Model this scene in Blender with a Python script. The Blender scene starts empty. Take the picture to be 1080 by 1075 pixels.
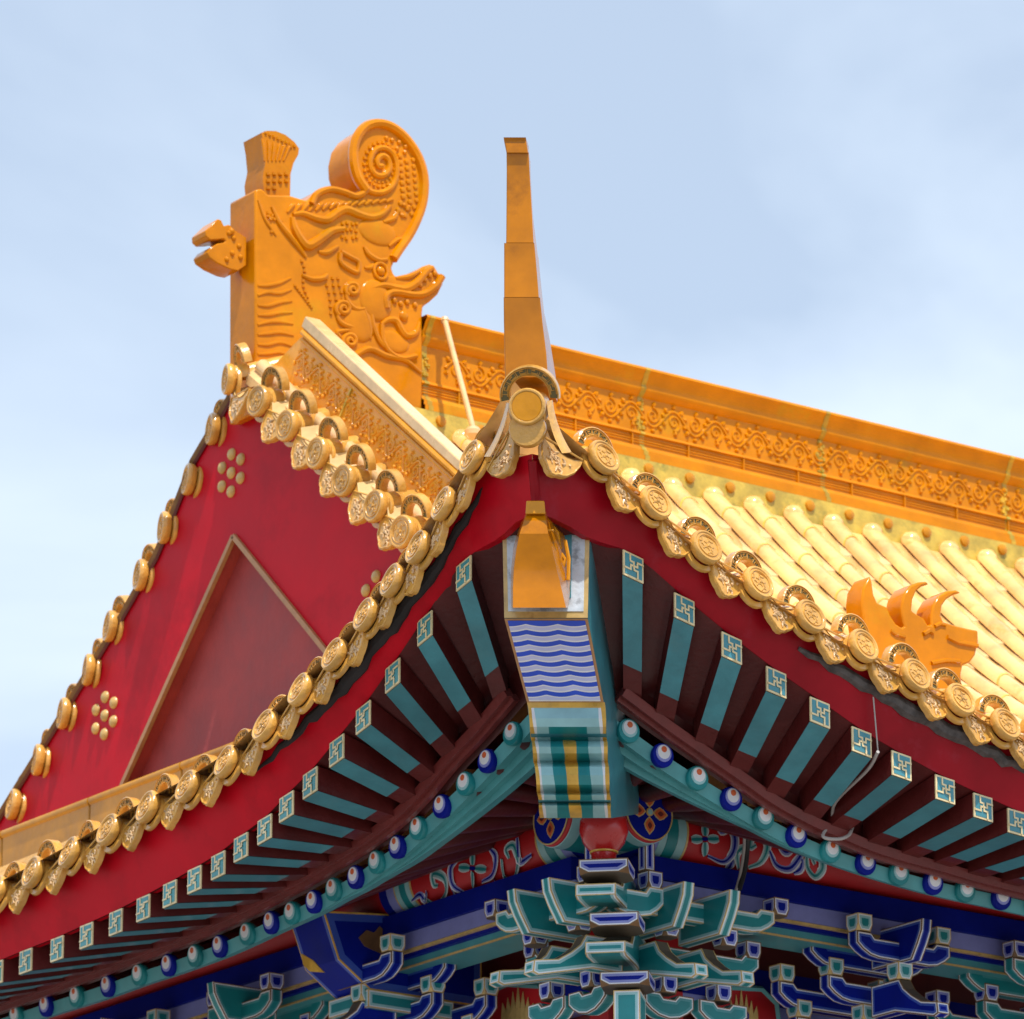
import bpy, bmesh, math, random
from mathutils import Vector as V, Matrix as M
random.seed(7)
R = math.radians
sc = bpy.context.scene
col = sc.collection

# ------------------------------------------------------------------ camera
F, TH, AR, DIST, K = 5650.0, R(17.57), R(54), 18.83, (558, 478)
ZK = 7.5                                            # height of the roof corner above the ground
hd = V((math.cos(AR), math.sin(AR), 0)); rt = V((math.sin(AR), -math.cos(AR), 0))
fw = hd*math.cos(TH) + V((0, 0, math.sin(TH))); up = rt.cross(fw)
def ray(px, py): return (fw*F + rt*(px-540) + up*(537.5-py)).normalized()
CAM = V((0, 0, ZK)) - ray(*K)*DIST
cd = bpy.data.cameras.new('camera'); cam = bpy.data.objects.new('camera', cd); col.objects.link(cam)
cam.matrix_world = M((rt, up, -fw)).transposed().to_4x4(); cam.location = CAM
cd.lens = 36*F/1080; cd.sensor_width = 36; cd.clip_end = 5000; cd.clip_start = .5
cd.dof.use_dof = True; cd.dof.aperture_fstop = 5.6; cd.dof.focus_distance = DIST
sc.camera = cam
# ------------------------------------------------------------------ sky and sun
SUN_AZ, SUN_EL = V((-.28, -.96)).normalized(), R(63)
sd = V((SUN_AZ.x*math.cos(SUN_EL), SUN_AZ.y*math.cos(SUN_EL), math.sin(SUN_EL)))
w = bpy.data.worlds.new('World'); sc.world = w; w.use_nodes = True
nt = w.node_tree; nt.nodes.clear()
def N(nt, t, **k):
    n = nt.nodes.new(t)
    for a, b in k.items():
        if a == 'inp':
            for i, x in b.items(): n.inputs[i].default_value = x
        else: setattr(n, a, b)
    return n
sky = N(nt, 'ShaderNodeTexSky', sky_type='NISHITA', sun_disc=False, sun_elevation=SUN_EL,
        sun_rotation=math.atan2(sd.x, sd.y), air_density=1.0, dust_density=.6, ozone_density=1.6)
tc = N(nt, 'ShaderNodeTexCoord')
mp = N(nt, 'ShaderNodeMapping'); mp.inputs['Scale'].default_value = (2.6, 2.6, 6)
mp.inputs['Rotation'].default_value = (.5, .35, .6); mp.inputs['Location'].default_value = (3.1, 4.1, .2)
ns = N(nt, 'ShaderNodeTexNoise', inp={'Scale': 1.6, 'Detail': 6, 'Roughness': .52, 'Distortion': .5})
cr = N(nt, 'ShaderNodeValToRGB'); cr.color_ramp.elements[0].position = .36; cr.color_ramp.elements[1].position = .60
cr.color_ramp.elements[0].color = (.53, .53, .53, 1); cr.color_ramp.elements[1].color = (1, 1, 1, 1)
mx = N(nt, 'ShaderNodeMix', data_type='RGBA'); mx.inputs['B'].default_value = (5.65, 6.6, 7.8, 1)
bg = N(nt, 'ShaderNodeBackground', inp={'Strength': .14}); wo = N(nt, 'ShaderNodeOutputWorld')
L = nt.links.new
L(tc.outputs['Generated'], mp.inputs[0]); L(mp.outputs[0], ns.inputs[0]); L(ns.outputs[0], cr.inputs[0])
L(cr.outputs[0], mx.inputs['Factor']); L(sky.outputs[0], mx.inputs['A']); L(mx.outputs['Result'], bg.inputs[0]); L(bg.outputs[0], wo.inputs[0])
sl = bpy.data.lights.new('sun', 'SUN'); sl.energy = 4.5; sl.angle = R(.5); sl.color = (1, .95, .87)
so = bpy.data.objects.new('sun', sl); col.objects.link(so); so.rotation_euler = sd.to_track_quat('Z', 'Y').to_euler(); so.location = (0, 0, 40)
sc.view_settings.view_transform = 'Standard'; sc.view_settings.look = 'None'; sc.view_settings.exposure = .08; sc.view_settings.gamma = 1

# ------------------------------------------------------------------ pixel ray -> point on a real plane of the building
def at(px, py, x=None, y=None, s=None):
    d = ray(px, py)
    if x is not None: t = (x-CAM.x)/d.x
    elif y is not None: t = (y-CAM.y)/d.y
    else: t = (s*math.sqrt(2)-CAM.x-CAM.y)/(d.x+d.y)
    return CAM + d*t
ZO = V((0, 0, ZK))

# ------------------------------------------------------------------ materials
def mat(name, c, rough=.5, coat=0., var=.18, scale=9., bump=0., bscale=40., stain=None, samt=.5, sscale=3., spos=.56, spec=.5):
    m = bpy.data.materials.new(name); m.use_nodes = True; t = m.node_tree; b = t.nodes['Principled BSDF']; L = t.links.new
    b.inputs['Roughness'].default_value = rough; b.inputs['Coat Weight'].default_value = coat; b.inputs['Coat Roughness'].default_value = .12
    b.inputs['Specular IOR Level'].default_value = spec
    g = N(t, 'ShaderNodeNewGeometry')
    n1 = N(t, 'ShaderNodeTexNoise', inp={'Scale': scale, 'Detail': 5, 'Roughness': .6}); L(g.outputs['Position'], n1.inputs[0])
    a = N(t, 'ShaderNodeMix', data_type='RGBA')
    a.inputs['A'].default_value = tuple(x*(1-var) for x in c)+(1,); a.inputs['B'].default_value = tuple(min(1, x*(1+var)) for x in c)+(1,)
    mr = N(t, 'ShaderNodeMapRange', inp={'From Min': .3, 'From Max': .7}); L(n1.outputs[0], mr.inputs[0]); L(mr.outputs[0], a.inputs['Factor'])
    out = a.outputs['Result']
    if stain:
        n2 = N(t, 'ShaderNodeTexNoise', inp={'Scale': sscale, 'Detail': 7, 'Roughness': .68}); L(g.outputs['Position'], n2.inputs[0])
        r2 = N(t, 'ShaderNodeMapRange', inp={'From Min': spos, 'From Max': spos+.14, 'To Max': samt}); L(n2.outputs[0], r2.inputs[0])
        a2 = N(t, 'ShaderNodeMix', data_type='RGBA'); a2.inputs['B'].default_value = tuple(stain)+(1,)
        L(r2.outputs[0], a2.inputs['Factor']); L(out, a2.inputs['A']); out = a2.outputs['Result']
    oi = N(t, 'ShaderNodeObjectInfo'); rm = N(t, 'ShaderNodeMapRange', inp={'To Min': .86, 'To Max': 1.1}); L(oi.outputs['Random'], rm.inputs[0])
    hs = N(t, 'ShaderNodeHueSaturation'); L(rm.outputs[0], hs.inputs['Value']); L(out, hs.inputs['Color']); out = hs.outputs[0]
    L(out, b.inputs['Base Color'])
    rr = N(t, 'ShaderNodeMapRange', inp={'To Min': max(.05, rough-.1), 'To Max': min(1, rough+.14)}); L(n1.outputs[0], rr.inputs[0]); L(rr.outputs[0], b.inputs['Roughness'])
    if bump:
        n3 = N(t, 'ShaderNodeTexNoise', inp={'Scale': bscale, 'Detail': 3}); L(g.outputs['Position'], n3.inputs[0])
        bp = N(t, 'ShaderNodeBump', inp={'Strength': bump, 'Distance': .01}); L(n3.outputs[0], bp.inputs['Height']); L(bp.outputs[0], b.inputs['Normal'])
    return m
MT = {}
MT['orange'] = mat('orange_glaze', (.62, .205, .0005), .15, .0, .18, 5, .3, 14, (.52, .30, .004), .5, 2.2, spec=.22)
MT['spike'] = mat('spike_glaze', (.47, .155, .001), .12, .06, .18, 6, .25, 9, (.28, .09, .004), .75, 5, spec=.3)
MT['amber'] = mat('amber_glaze', (.62, .25, .008), .2, .05, .16, 6, .3, 16, (.42, .16, .01), .6, 5, spec=.3)
MT['band'] = mat('ridge_glaze', (.60, .21, .0005), .18, .0, .16, 5, .3, 18, (.48, .33, .01), .55, 2.2, .57, .22)
MT['joint'] = mat('weathered_joint', (.60, .34, .012), .35, .2, .3, 14, .3, 40, (.34, .30, .03), .8, 16, .48)
MT['cream'] = mat('cream_glaze', (.82, .53, .24), .24, .35, .14, 8, .25, 20, (.55, .36, .12), .6, 6)
MT['rib'] = mat('roof_tile_glaze', (.88, .49, .175), .17, .25, .3, 5, .25, 20, (.62, .28, .05), .7, 7)
MT['moss'] = mat('mossy_mortar', (.62, .43, .06), .45, .1, .3, 12, .3, 40, (.22, .20, .03), .7, 9)
MT['tile'] = mat('tile_end_glaze', (.66, .34, .065), .2, .35, .24, 14, .3, 60, (.30, .17, .05), .6, 14)
MT['emboss'] = mat('embossed_glaze', (.62, .32, .06), .3, .3, .25, 18, .3, 60, (.28, .13, .03), .6, 16)
MT['relief'] = mat('relief_glaze', (.72, .46, .22), .32, .3, .3, 30, .4, 90, (.36, .17, .07), .7, 25)
MT['olive'] = mat('olive_recess', (.13, .105, .03), .5, .1, .3, 20)
MT['red'] = mat('red_gloss_paint', (.55, .003, .014), .40, .0, .14, 2.0, .12, 5, (.34, .002, .009), .5, 2.6, .50, .12)
MT['redw'] = mat('red_weathered_paint', (.34, .003, .012), .34, .0, .22, 3, .15, 6, (.36, .035, .06), .45, 4.5, .56, .2)
MT['redm'] = mat('dull_red_panel', (.34, .042, .040), .6, 0, .16, 6, .25, 30, (.26, .05, .05), .5, 7, .58)
MT['frieze'] = mat('frieze_red', (.46, .006, .010), .5, 0, .12, 8)
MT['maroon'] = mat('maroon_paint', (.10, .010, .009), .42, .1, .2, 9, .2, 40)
MT['maroonl'] = mat('rust_red_paint', (.15, .020, .017), .45, .1, .2, 9, .2, 40)
MT['dark'] = mat('painted_gap_shade', (.022, .018, .018), .8, 0, .3, 10)
MT['rteal'] = mat('rafter_teal', (.055, .25, .30), .36, .15, .16, 8, .15, 30, (.09, .26, .29), .5, 6)
MT['tealL'] = mat('light_teal', (.30, .54, .56), .4, .05, .12, 9)
MT['teal'] = mat('mid_teal', (.07, .30, .32), .4, .1, .14, 9)
MT['tealD'] = mat('deep_teal', (.008, .22, .235), .4, .05, .14, 9)
MT['blue'] = mat('deep_blue', (.002, .010, .24), .5, .0, .14, 9, spec=.14)
MT['waveb'] = mat('wave_blue', (.018, .075, .60), .38, .1, .14, 9)
MT['wavel'] = mat('wave_lilac', (.54, .56, .84), .42, .1, .1, 9)
MT['bandL'] = mat('lit_ridge_glaze', (.74, .31, .015), .24, .1, .18, 6, .3, 18, (.60, .30, .04), .6, 5)  # copy of the ridge glaze, lightened as if lit, for the hanging ridge
MT['amberd'] = mat('dull_brown_glaze', (.46, .20, .004), .34, .0, .25, 5, .3, 16, (.24, .10, .015), .6, 4)
MT['bed'] = mat('cream_bed', (.66, .43, .16), .6, .05, .15, 10, .3, 30, (.6, .4, .15), .5, 12)
MT['blueM'] = mat('mid_blue', (.035, .085, .42), .42, .1, .14, 9)
MT['lav'] = mat('lavender_blue', (.24, .26, .60), .45, .05, .12, 9)
MT['white'] = mat('white_paint', (.76, .76, .78), .45, 0, .06, 10)
MT['whitew'] = mat('weathered_white_blue', (.60, .68, .76), .45, .1, .16, 16, .2, 50, (.22, .24, .26), .85, 13, .50)
MT['cgold'] = mat('pale_gold_line', (.78, .62, .34), .32, .2, .15, 18)
MT['gold'] = mat('gold_line', (.62, .42, .15), .35, .2, .2, 18, .1, 60, (.30, .16, .05), .7, 26, .56)
MT['goldb'] = mat('bright_gold_leaf', (.70, .40, .06), .3, .2, .25, 14)
MT['brown'] = mat('brown_gold_edge', (.20, .10, .035), .5, 0, .25, 20)
MT['tan'] = mat('tan_trim', (.45, .23, .10), .5, 0, .15, 20)
MT['nail'] = mat('gilt_boss', (.56, .36, .11), .32, .25, .2, 30)
MT['ball'] = mat('orange_dot', (.66, .13, .04), .4, .1, .12, 30)
MT['vase'] = mat('red_vase', (.50, .012, .012), .25, .4, .1, 8)
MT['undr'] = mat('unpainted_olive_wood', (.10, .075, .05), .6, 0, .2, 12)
MT['wire'] = mat('grey_cable', (.42, .38, .36), .5, 0, .1, 30)
MT['black'] = mat('black_cable', (.02, .02, .022), .5, 0, .1, 30)
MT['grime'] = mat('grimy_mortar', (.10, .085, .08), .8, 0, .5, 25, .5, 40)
MT['pave'] = mat('pale_paving', (.24, .225, .205), .8, 0, .14, 1.5, .2, 12)
MT['wallp'] = mat('wall_maroon', (.16, .018, .016), .5, 0, .14, 5)

# ------------------------------------------------------------------ mesh builder
class MB:
    def __init__(s): s.v, s.f, s.m = [], [], []
    def add(s, vs, fs, mi=0):
        o = len(s.v); s.v += [V(p) for p in vs]
        for i, f in enumerate(fs):
            s.f.append([o+k for k in f]); s.m.append(mi[i] if isinstance(mi, (list, tuple)) else mi)
        return s
    def box(s, c, a, b, d, mi=0):                     # centre and three half-edge vectors
        c, a, b, d = V(c), V(a), V(b), V(d)
        p = [c+a*i+b*j+d*k for k in (-1, 1) for j in (-1, 1) for i in (-1, 1)]
        fs = [(0, 2, 3, 1), (4, 5, 7, 6), (0, 1, 5, 4), (2, 6, 7, 3), (0, 4, 6, 2), (1, 3, 7, 5)]
        return s.add(p, fs if a.cross(b).dot(d) > 0 else [f[::-1] for f in fs], mi)
    def aab(s, lo, hi, mi=0):
        lo, hi = V(lo), V(hi); h = (hi-lo)/2
        return s.box((lo+hi)/2, (h.x, 0, 0), (0, h.y, 0), (0, 0, h.z), mi)
    def prism(s, pts, t, mi=0, side=None):            # polygon of 3D points extruded by vector t
        n = len(pts); pts = [V(p) for p in pts]; t = V(t)
        nr = V((0, 0, 0))
        for i in range(n): nr += pts[i].cross(pts[(i+1) % n])
        if nr.dot(t) > 0: pts = pts[::-1]
        vs = pts+[p+t for p in pts]
        fs = [list(range(n)), list(range(2*n-1, n-1, -1))]+[(i, i+n, (i+1) % n+n, (i+1) % n) for i in range(n)]
        fs[2:] = [f[::-1] for f in [(i, (i+1) % n, (i+1) % n+n, i+n) for i in range(n)]]
        sm = mi if side is None else side
        return s.add(vs, fs, [mi, mi]+[sm]*n)
    def grid(s, rows, mi=0, closed=False, flip=False):
        n = len(rows[0]); vs = [p for r in rows for p in r]; fs = []; mm = []
        for i in range(len(rows)-1):
            for j in range(n if closed else n-1):
                k = (j+1) % n; f = (i*n+j, i*n+k, (i+1)*n+k, (i+1)*n+j)
                fs.append(f[::-1] if flip else f); mm.append(mi(i, j) if callable(mi) else mi)
        return s.add(vs, fs, mm)
    def tube(s, path, r, n=8, mi=0, flat=1.0, nrm=None):
        path = [V(p) for p in path]; rows = []; m = len(path); prev = None
        for i, p in enumerate(path):
            t = (path[min(i+1, m-1)]-path[max(i-1, 0)])
            if t.length < 1e-9: t = V((0, 0, 1))
            t.normalize()
            u = V(nrm) if nrm is not None else (prev if prev is not None else (V((0, 0, 1)) if abs(t.z) < .9 else V((1, 0, 0))))
            u = (u-t*u.dot(t)).normalized(); prev = u; q = t.cross(u)
            rr = r[i] if isinstance(r, (list, tuple)) else r
            rows.append([p+(u*math.cos(a)*flat+q*math.sin(a))*rr for a in [2*math.pi*k/n for k in range(n)]])
        s.grid(rows, mi, True)
        s.add(rows[0], [list(range(n))[::-1]], mi); s.add(rows[-1], [list(range(n))], mi)
        return s
    def lathe(s, prof, o, ax, xa, n=24, mi=0, a0=0, a1=2*math.pi):
        o, ax, xa = V(o), V(ax).normalized(), V(xa).normalized(); ya = ax.cross(xa); full = abs(a1-a0-2*math.pi) < 1e-6
        k = n if full else n+1
        rows = [[o+ax*h+(xa*math.cos(a)+ya*math.sin(a))*r for a in [a0+(a1-a0)*j/n for j in range(k)]] for r, h in prof]
        s.grid(rows, mi, full); return s
    def ball(s, c, r, n=8, sq=(1, 1, 1), mi=0):
        c = V(c); rows = []
        for i in range(n//2+1):
            a = math.pi*i/(n//2); rows.append([c+V((math.sin(a)*math.cos(b)*sq[0], math.sin(a)*math.sin(b)*sq[1], -math.cos(a)*sq[2]))*r for b in [2*math.pi*k/n for k in range(n)]])
        return s.grid(rows, mi, True)
    def mesh(s, name, mats, off=V((0, 0, 0)), sharp=38, rings=None, merge=False):
        me = bpy.data.meshes.new(name); me.from_pydata([p-off for p in s.v], [], s.f)
        ml = [MT[x] for x in ([mats] if isinstance(mats, str) else mats)]
        for q in ml: me.materials.append(q)
        me.polygons.foreach_set('material_index', s.m); me.update()
        b = bmesh.new(); b.from_mesh(me)
        if merge: bmesh.ops.remove_doubles(b, verts=b.verts, dist=.0004)
        if rings:                                     # painted borders: insets of each face, ring by ring
            b.faces.ensure_lookup_table()
            for f in list(b.faces):
                if f.calc_area() < rings[0].get('min', .0004) or f.material_index: continue
                w = min(e.calc_length() for e in f.edges) if len(f.verts) == 4 else 9
                for k, rg in enumerate(rings[1:]):
                    th = min(rg[0], w*.16); f.material_index = rg[1]
                    bmesh.ops.inset_individual(b, faces=[f], thickness=th, use_even_offset=True); f.material_index = rings[0]['inner']
        b.to_mesh(me); b.free()
        me.shade_smooth(); me.set_sharp_from_angle(angle=R(sharp)); return me

def rootpos(o):
    while o.parent: o = o.parent
    return o.location
def obj(name, mb, mats, parent=None, off=None, bevel=0, label=None, kind=None, **k):
    if off is None: off = V(rootpos(parent)) if parent else V((0, 0, 0))
    o = bpy.data.objects.new(name, mb.mesh(name, mats, off, **k)); col.objects.link(o)
    if parent: o.parent = parent
    if bevel:
        bv = o.modifiers.new('bevel', 'BEVEL'); bv.width = bevel; bv.segments = 2; bv.limit_method = 'ANGLE'; bv.angle_limit = R(40)
    if label: o['label'] = label
    if kind: o['kind'] = kind
    return o
def thing(name, label, cat, loc=(0, 0, 0), group=None):
    o = bpy.data.objects.new(name, None); o.empty_display_size = .1; col.objects.link(o); o.location = loc
    o['label'] = label; o['category'] = cat
    if group: o['group'] = group
    return o
def tag(o, label, cat, group=None):
    o['label'] = label; o['category'] = cat
    if group: o['group'] = group
    return o
def copy_thing(r, mw, label):
    c = r.copy(); col.objects.link(c); c.matrix_world = mw; c['label'] = label
    for ch in r.children:
        q = ch.copy(); col.objects.link(q); q.parent = c
        for g in ch.children:
            z = g.copy(); col.objects.link(z); z.parent = q
    return c
def spline(pts, n=6):                                 # Catmull-Rom through points
    p = [V(q) for q in pts]; p = [p[0]*2-p[1]]+p+[p[-1]*2-p[-2]]; out = []
    for i in range(1, len(p)-2):
        for k in range(n):
            t = k/n; a, b, c, d = p[i-1:i+3]
            out.append(.5*((2*b)+(c-a)*t+(2*a-5*b+4*c-d)*t*t+(3*b-a-3*c+d)*t**3))
    out.append(p[-2]); return out
def lerp_at(pts, key, val):                           # piecewise-linear lookup of a point on a polyline by one coordinate
    for a, b in zip(pts, pts[1:]):
        if (a[key]-val)*(b[key]-val) <= 0 and abs(a[key]-b[key]) > 1e-9: return a.lerp(b, (val-a[key])/(b[key]-a[key]))
    a, b = (pts[0], pts[1]) if abs(pts[0][key]-val) < abs(pts[-1][key]-val) else (pts[-1], pts[-2])
    return a.lerp(b, (val-a[key])/(b[key]-a[key]))
ORD = 'first second third fourth fifth sixth seventh eighth ninth tenth eleventh twelfth thirteenth fourteenth fifteenth sixteenth seventeenth eighteenth nineteenth twentieth'.split()

# ================================================================== SETTING
g = MB(); g.add([(-400, -400, 0), (400, -400, 0), (400, 400, 0), (-400, 400, 0)], [(0, 1, 2, 3)])
obj('ground', g, 'pave', kind='structure')

GX, GY = 1.0, 3.32                                    # gable plane, ridge line
ZP = -1.075+ZK                                        # underside of the blue eave beam
X1, Y1 = 7.4, 7.0                                     # far ends of what is built
temple = thing('temple', 'Chinese temple building whose upswept eave corner fills the view, painted red, teal and blue', 'temple', (4, 4, 0))

# ------------------------------------------------------------------ eave curves measured along the two fronts
RD = [(637, 482), (692, 530), (745, 577), (800, 615), (855, 650), (911, 681), (966, 712), (1013, 738), (1061, 764)]
LD = [(497, 482), (467, 531), (440, 577), (413, 612), (385, 648), (352, 690), (316, 727), (279, 765), (238, 803), (197, 829), (155, 851), (114, 875), (73, 899), (34, 920)]
rd = [at(*p, y=0) for p in RD]; ld = [at(*p, x=0) for p in LD]
def ext(l, n, ax):
    d = l[-1]-l[-4]; st = d/3
    for k in range(n):
        st = V((st.x, st.y, st.z*.72)); l.append(l[-1]+st)
    return l
rd = ext(rd, 22, 0); ld = ext(ld, 13, 1)
def eave_z(c, side):
    q, k = (rd, 0) if side == 'r' else (ld, 1)
    return lerp_at(q, k, min(c, q[-1][k])).z

# ------------------------------------------------------------------ roof surfaces
ZR = 1.30+ZK                                          # top of the tile rows at the main ridge
def prof(t): return .46*t+.54*t*t
def roof_r(x, y):
    t = max(0, min(1, y/(GY-.14))); return eave_z(max(x, .05), 'r')+(ZR-eave_z(max(x, .05), 'r'))*prof(t)
def roof_l(x, y): return eave_z(max(y, .05), 'l')+.06+x*(.42+.2*x)
rows = []
NR = 30
for i in range(NR+1):
    y = (GY-.14)*i/NR; rows.append([V((x, y, roof_r(x, y)-.035)) for x in [max(min(y, GX), .02)+(X1-max(min(y, GX), .02))*k/60 for k in range(61)]])
b = MB(); b.grid(rows)
pan = obj('roof_slope', b, 'rib', temple)
b = MB(); ribx = [p.x for p in rd]
st = .2045
while ribx[-1] < X1-.3: ribx.append(ribx[-1]+st*1.14)
for xi in ribx:
    y1 = GY-.15 if xi > GX+.12 else xi
    n = max(4, int(y1/.05)); path = []; rr = []
    for k in range(n+1):
        y = y1*k/n; path.append(V((xi, y, roof_r(xi, y)+.0)))
    # barrel tiles laid end to end, each with a slight step at its joint
    seg = .33; k0 = 0
    d = 0; acc = [0]
    for a, c in zip(path, path[1:]): d += (c-a).length; acc.append(d)
    pp = []
    m = max(2, int(d/.033))
    def along(s):
        for i in range(len(acc)-1):
            if acc[i+1] >= s: return path[i].lerp(path[i+1], (s-acc[i])/(acc[i+1]-acc[i]))
        return path[-1]
    q = []; rad = []
    for k in range(m+1):
        s_ = d*k/m; ph = (s_ % seg)/seg
        q.append(along(s_)); rad.append(.057-.006*ph)
    rowz = []
    for i, p in enumerate(q):
        rowz.append([p+V((math.cos(a)*rad[i], 0, math.sin(a)*rad[i]*1.05-.02)) for a in [math.pi*j/8 for j in range(9)]])
    b.grid(rowz, 0, flip=True)
    e = q[-1]; b.ball(e+V((0, 0, -.015)), .052, 10)
    s_ = seg
    while s_ < d:                                     # mortar line at each joint
        p = along(s_); t_ = (along(min(d, s_+.02))-p).normalized()
        rw = [[p+t_*o+V((math.cos(a)*.0555, 0, math.sin(a)*.059-.02)) for a in [math.pi*j/8 for j in range(9)]] for o in (-.004, .007)]
        b.grid(rw, 1, flip=True); s_ += seg
obj('tile_rows', b, ['rib', 'moss'], temple)
b = MB()                                              # pan tiles lap over each other between the rows
for xa, xb in zip(ribx, ribx[1:]):
    xm = (xa+xb)/2; y = .1; top = GY-.2 if xm > GX+.1 else xm
    while y < top:
        y2 = y+.16; n = 6
        r1 = [V((xa+(xb-xa)*j/n, y, roof_r(xm, y)-.004-.03*math.sin(math.pi*j/n))) for j in range(n+1)]
        r2 = [V((xa+(xb-xa)*j/n, y2, roof_r(xm, y2)-.022-.03*math.sin(math.pi*j/n))) for j in range(n+1)]
        r0 = [p-V((0, 0, .02)) for p in r1]
        b.grid([r0, r1, r2]); y = y2
obj('pan_tiles', b, 'cream', temple)
rows = [[V((x, y, roof_l(x, y)-.03)) for x in [min(GX, y)*k/8 for k in range(9)]] for y in [.02+(Y1-.02)*i/60 for i in range(61)]]
b = MB(); b.grid(rows); obj('skirt_roof', b, 'rib', temple)
b = MB()
b.grid([[V((x, GY+(Y1-GY)*k/14, ZR-.08-(ZR-ZK+.9)*(1-prof(1-k/14)))) for k in range(15)] for x in (GX+.1, X1)]); obj('back_slope', b, 'rib', temple)

# ------------------------------------------------------------------ fascia, soffit, flying rafters
RE = [(667, 598), (721, 643), (771, 684), (818, 720), (864, 752), (908, 783), (950, 808), (996, 833), (1036, 852), (1072, 868)]
RI = [(667, 748), (699, 772), (739, 800), (775, 825), (812, 851), (850, 872), (878, 884), (916, 900), (951, 911), (985, 920)]
LE = [(490, 605), (449, 663), (415, 713), (384, 757), (356, 792), (328, 826), (303, 851), (280, 875), (255, 894), (231, 913), (206, 928), (180, 943), (152, 958), (123, 973), (92, 987), (61, 1001), (28, 1014)]
LI = [(531, 750), (507, 778), (480, 806), (459, 831), (440, 852), (418, 872), (395, 889), (374, 903), (350, 917), (328, 930), (306, 942), (281, 955), (254, 968), (226, 981), (197, 993), (166, 1005), (133, 1017)]
YE, YI, YB = .12, .57, .60
re_ = ext([at(*p, y=YE) for p in RE], 24, 0); ri = ext([at(*p, y=YI) for p in RI], 24, 0)
le = ext([at(*p, x=YE) for p in LE], 10, 1); li = ext([at(*p, x=YI) for p in LI], 10, 1)
cornF = at(567, 540, s=.17); cornF = V((.12, .12, cornF.z)); cornT = V((.05, .05, .02+ZK))
HR = .046                                            # half size of a flying rafter
for side, ee, dd in (('r', re_, rd), ('l', le, ld)):
    near = [at(*p, y=YE) for p in ((594, 551), (624, 569))] if side == 'r' else [at(*p, x=YE) for p in ((540, 553), (526, 568))]
    lowc = [cornF]+spline(near+[p+V((0, 0, HR+.004)) for p in ee], 4)
    ins = V((0, .055, 0)) if side == 'r' else V((.055, 0, 0))
    top = spline([cornT]+[p+ins-V((0, 0, .035)) for p in dd], 4)
    ax = 0 if side == 'r' else 1
    n = 90; end = min(lowc[-1][ax], top[-1][ax]); rows = [[], [], []]
    for k in range(n+1):
        c0 = .12+(end-.12)*k/n
        ct_ = .05+(end-.05)*k/n; a = lerp_at(lowc, ax, c0) if k else lowc[0]; t = lerp_at(top, ax, ct_) if k else top[0]
        rows[0].append(a+(V((0, .03, 0)) if side == 'r' else V((.03, 0, 0)))); rows[1].append(a); rows[2].append(t)
    rows.insert(2, [a.lerp(c, .5)-(V((0, .006, 0)) if side == 'r' else V((.006, 0, 0))) for a, c in zip(rows[1], rows[2])])
    b = MB(); b.grid(rows, 0, flip=(side == 'l'))
    obj('fascia', b, 'redw' if side == 'r' else 'red', temple, sharp=60)
    # under the tile ends: grimy mortar (right), dark tube painted in as gap shade (left)
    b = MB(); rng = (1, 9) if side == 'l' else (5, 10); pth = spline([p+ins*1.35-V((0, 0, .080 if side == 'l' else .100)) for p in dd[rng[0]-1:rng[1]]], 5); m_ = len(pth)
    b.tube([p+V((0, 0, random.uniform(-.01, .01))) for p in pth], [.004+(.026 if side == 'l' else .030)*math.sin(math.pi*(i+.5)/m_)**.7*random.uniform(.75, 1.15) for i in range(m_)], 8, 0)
    obj('mortar_and_shade_strip', b, 'dark' if side == 'l' else 'grime', temple)

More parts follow.
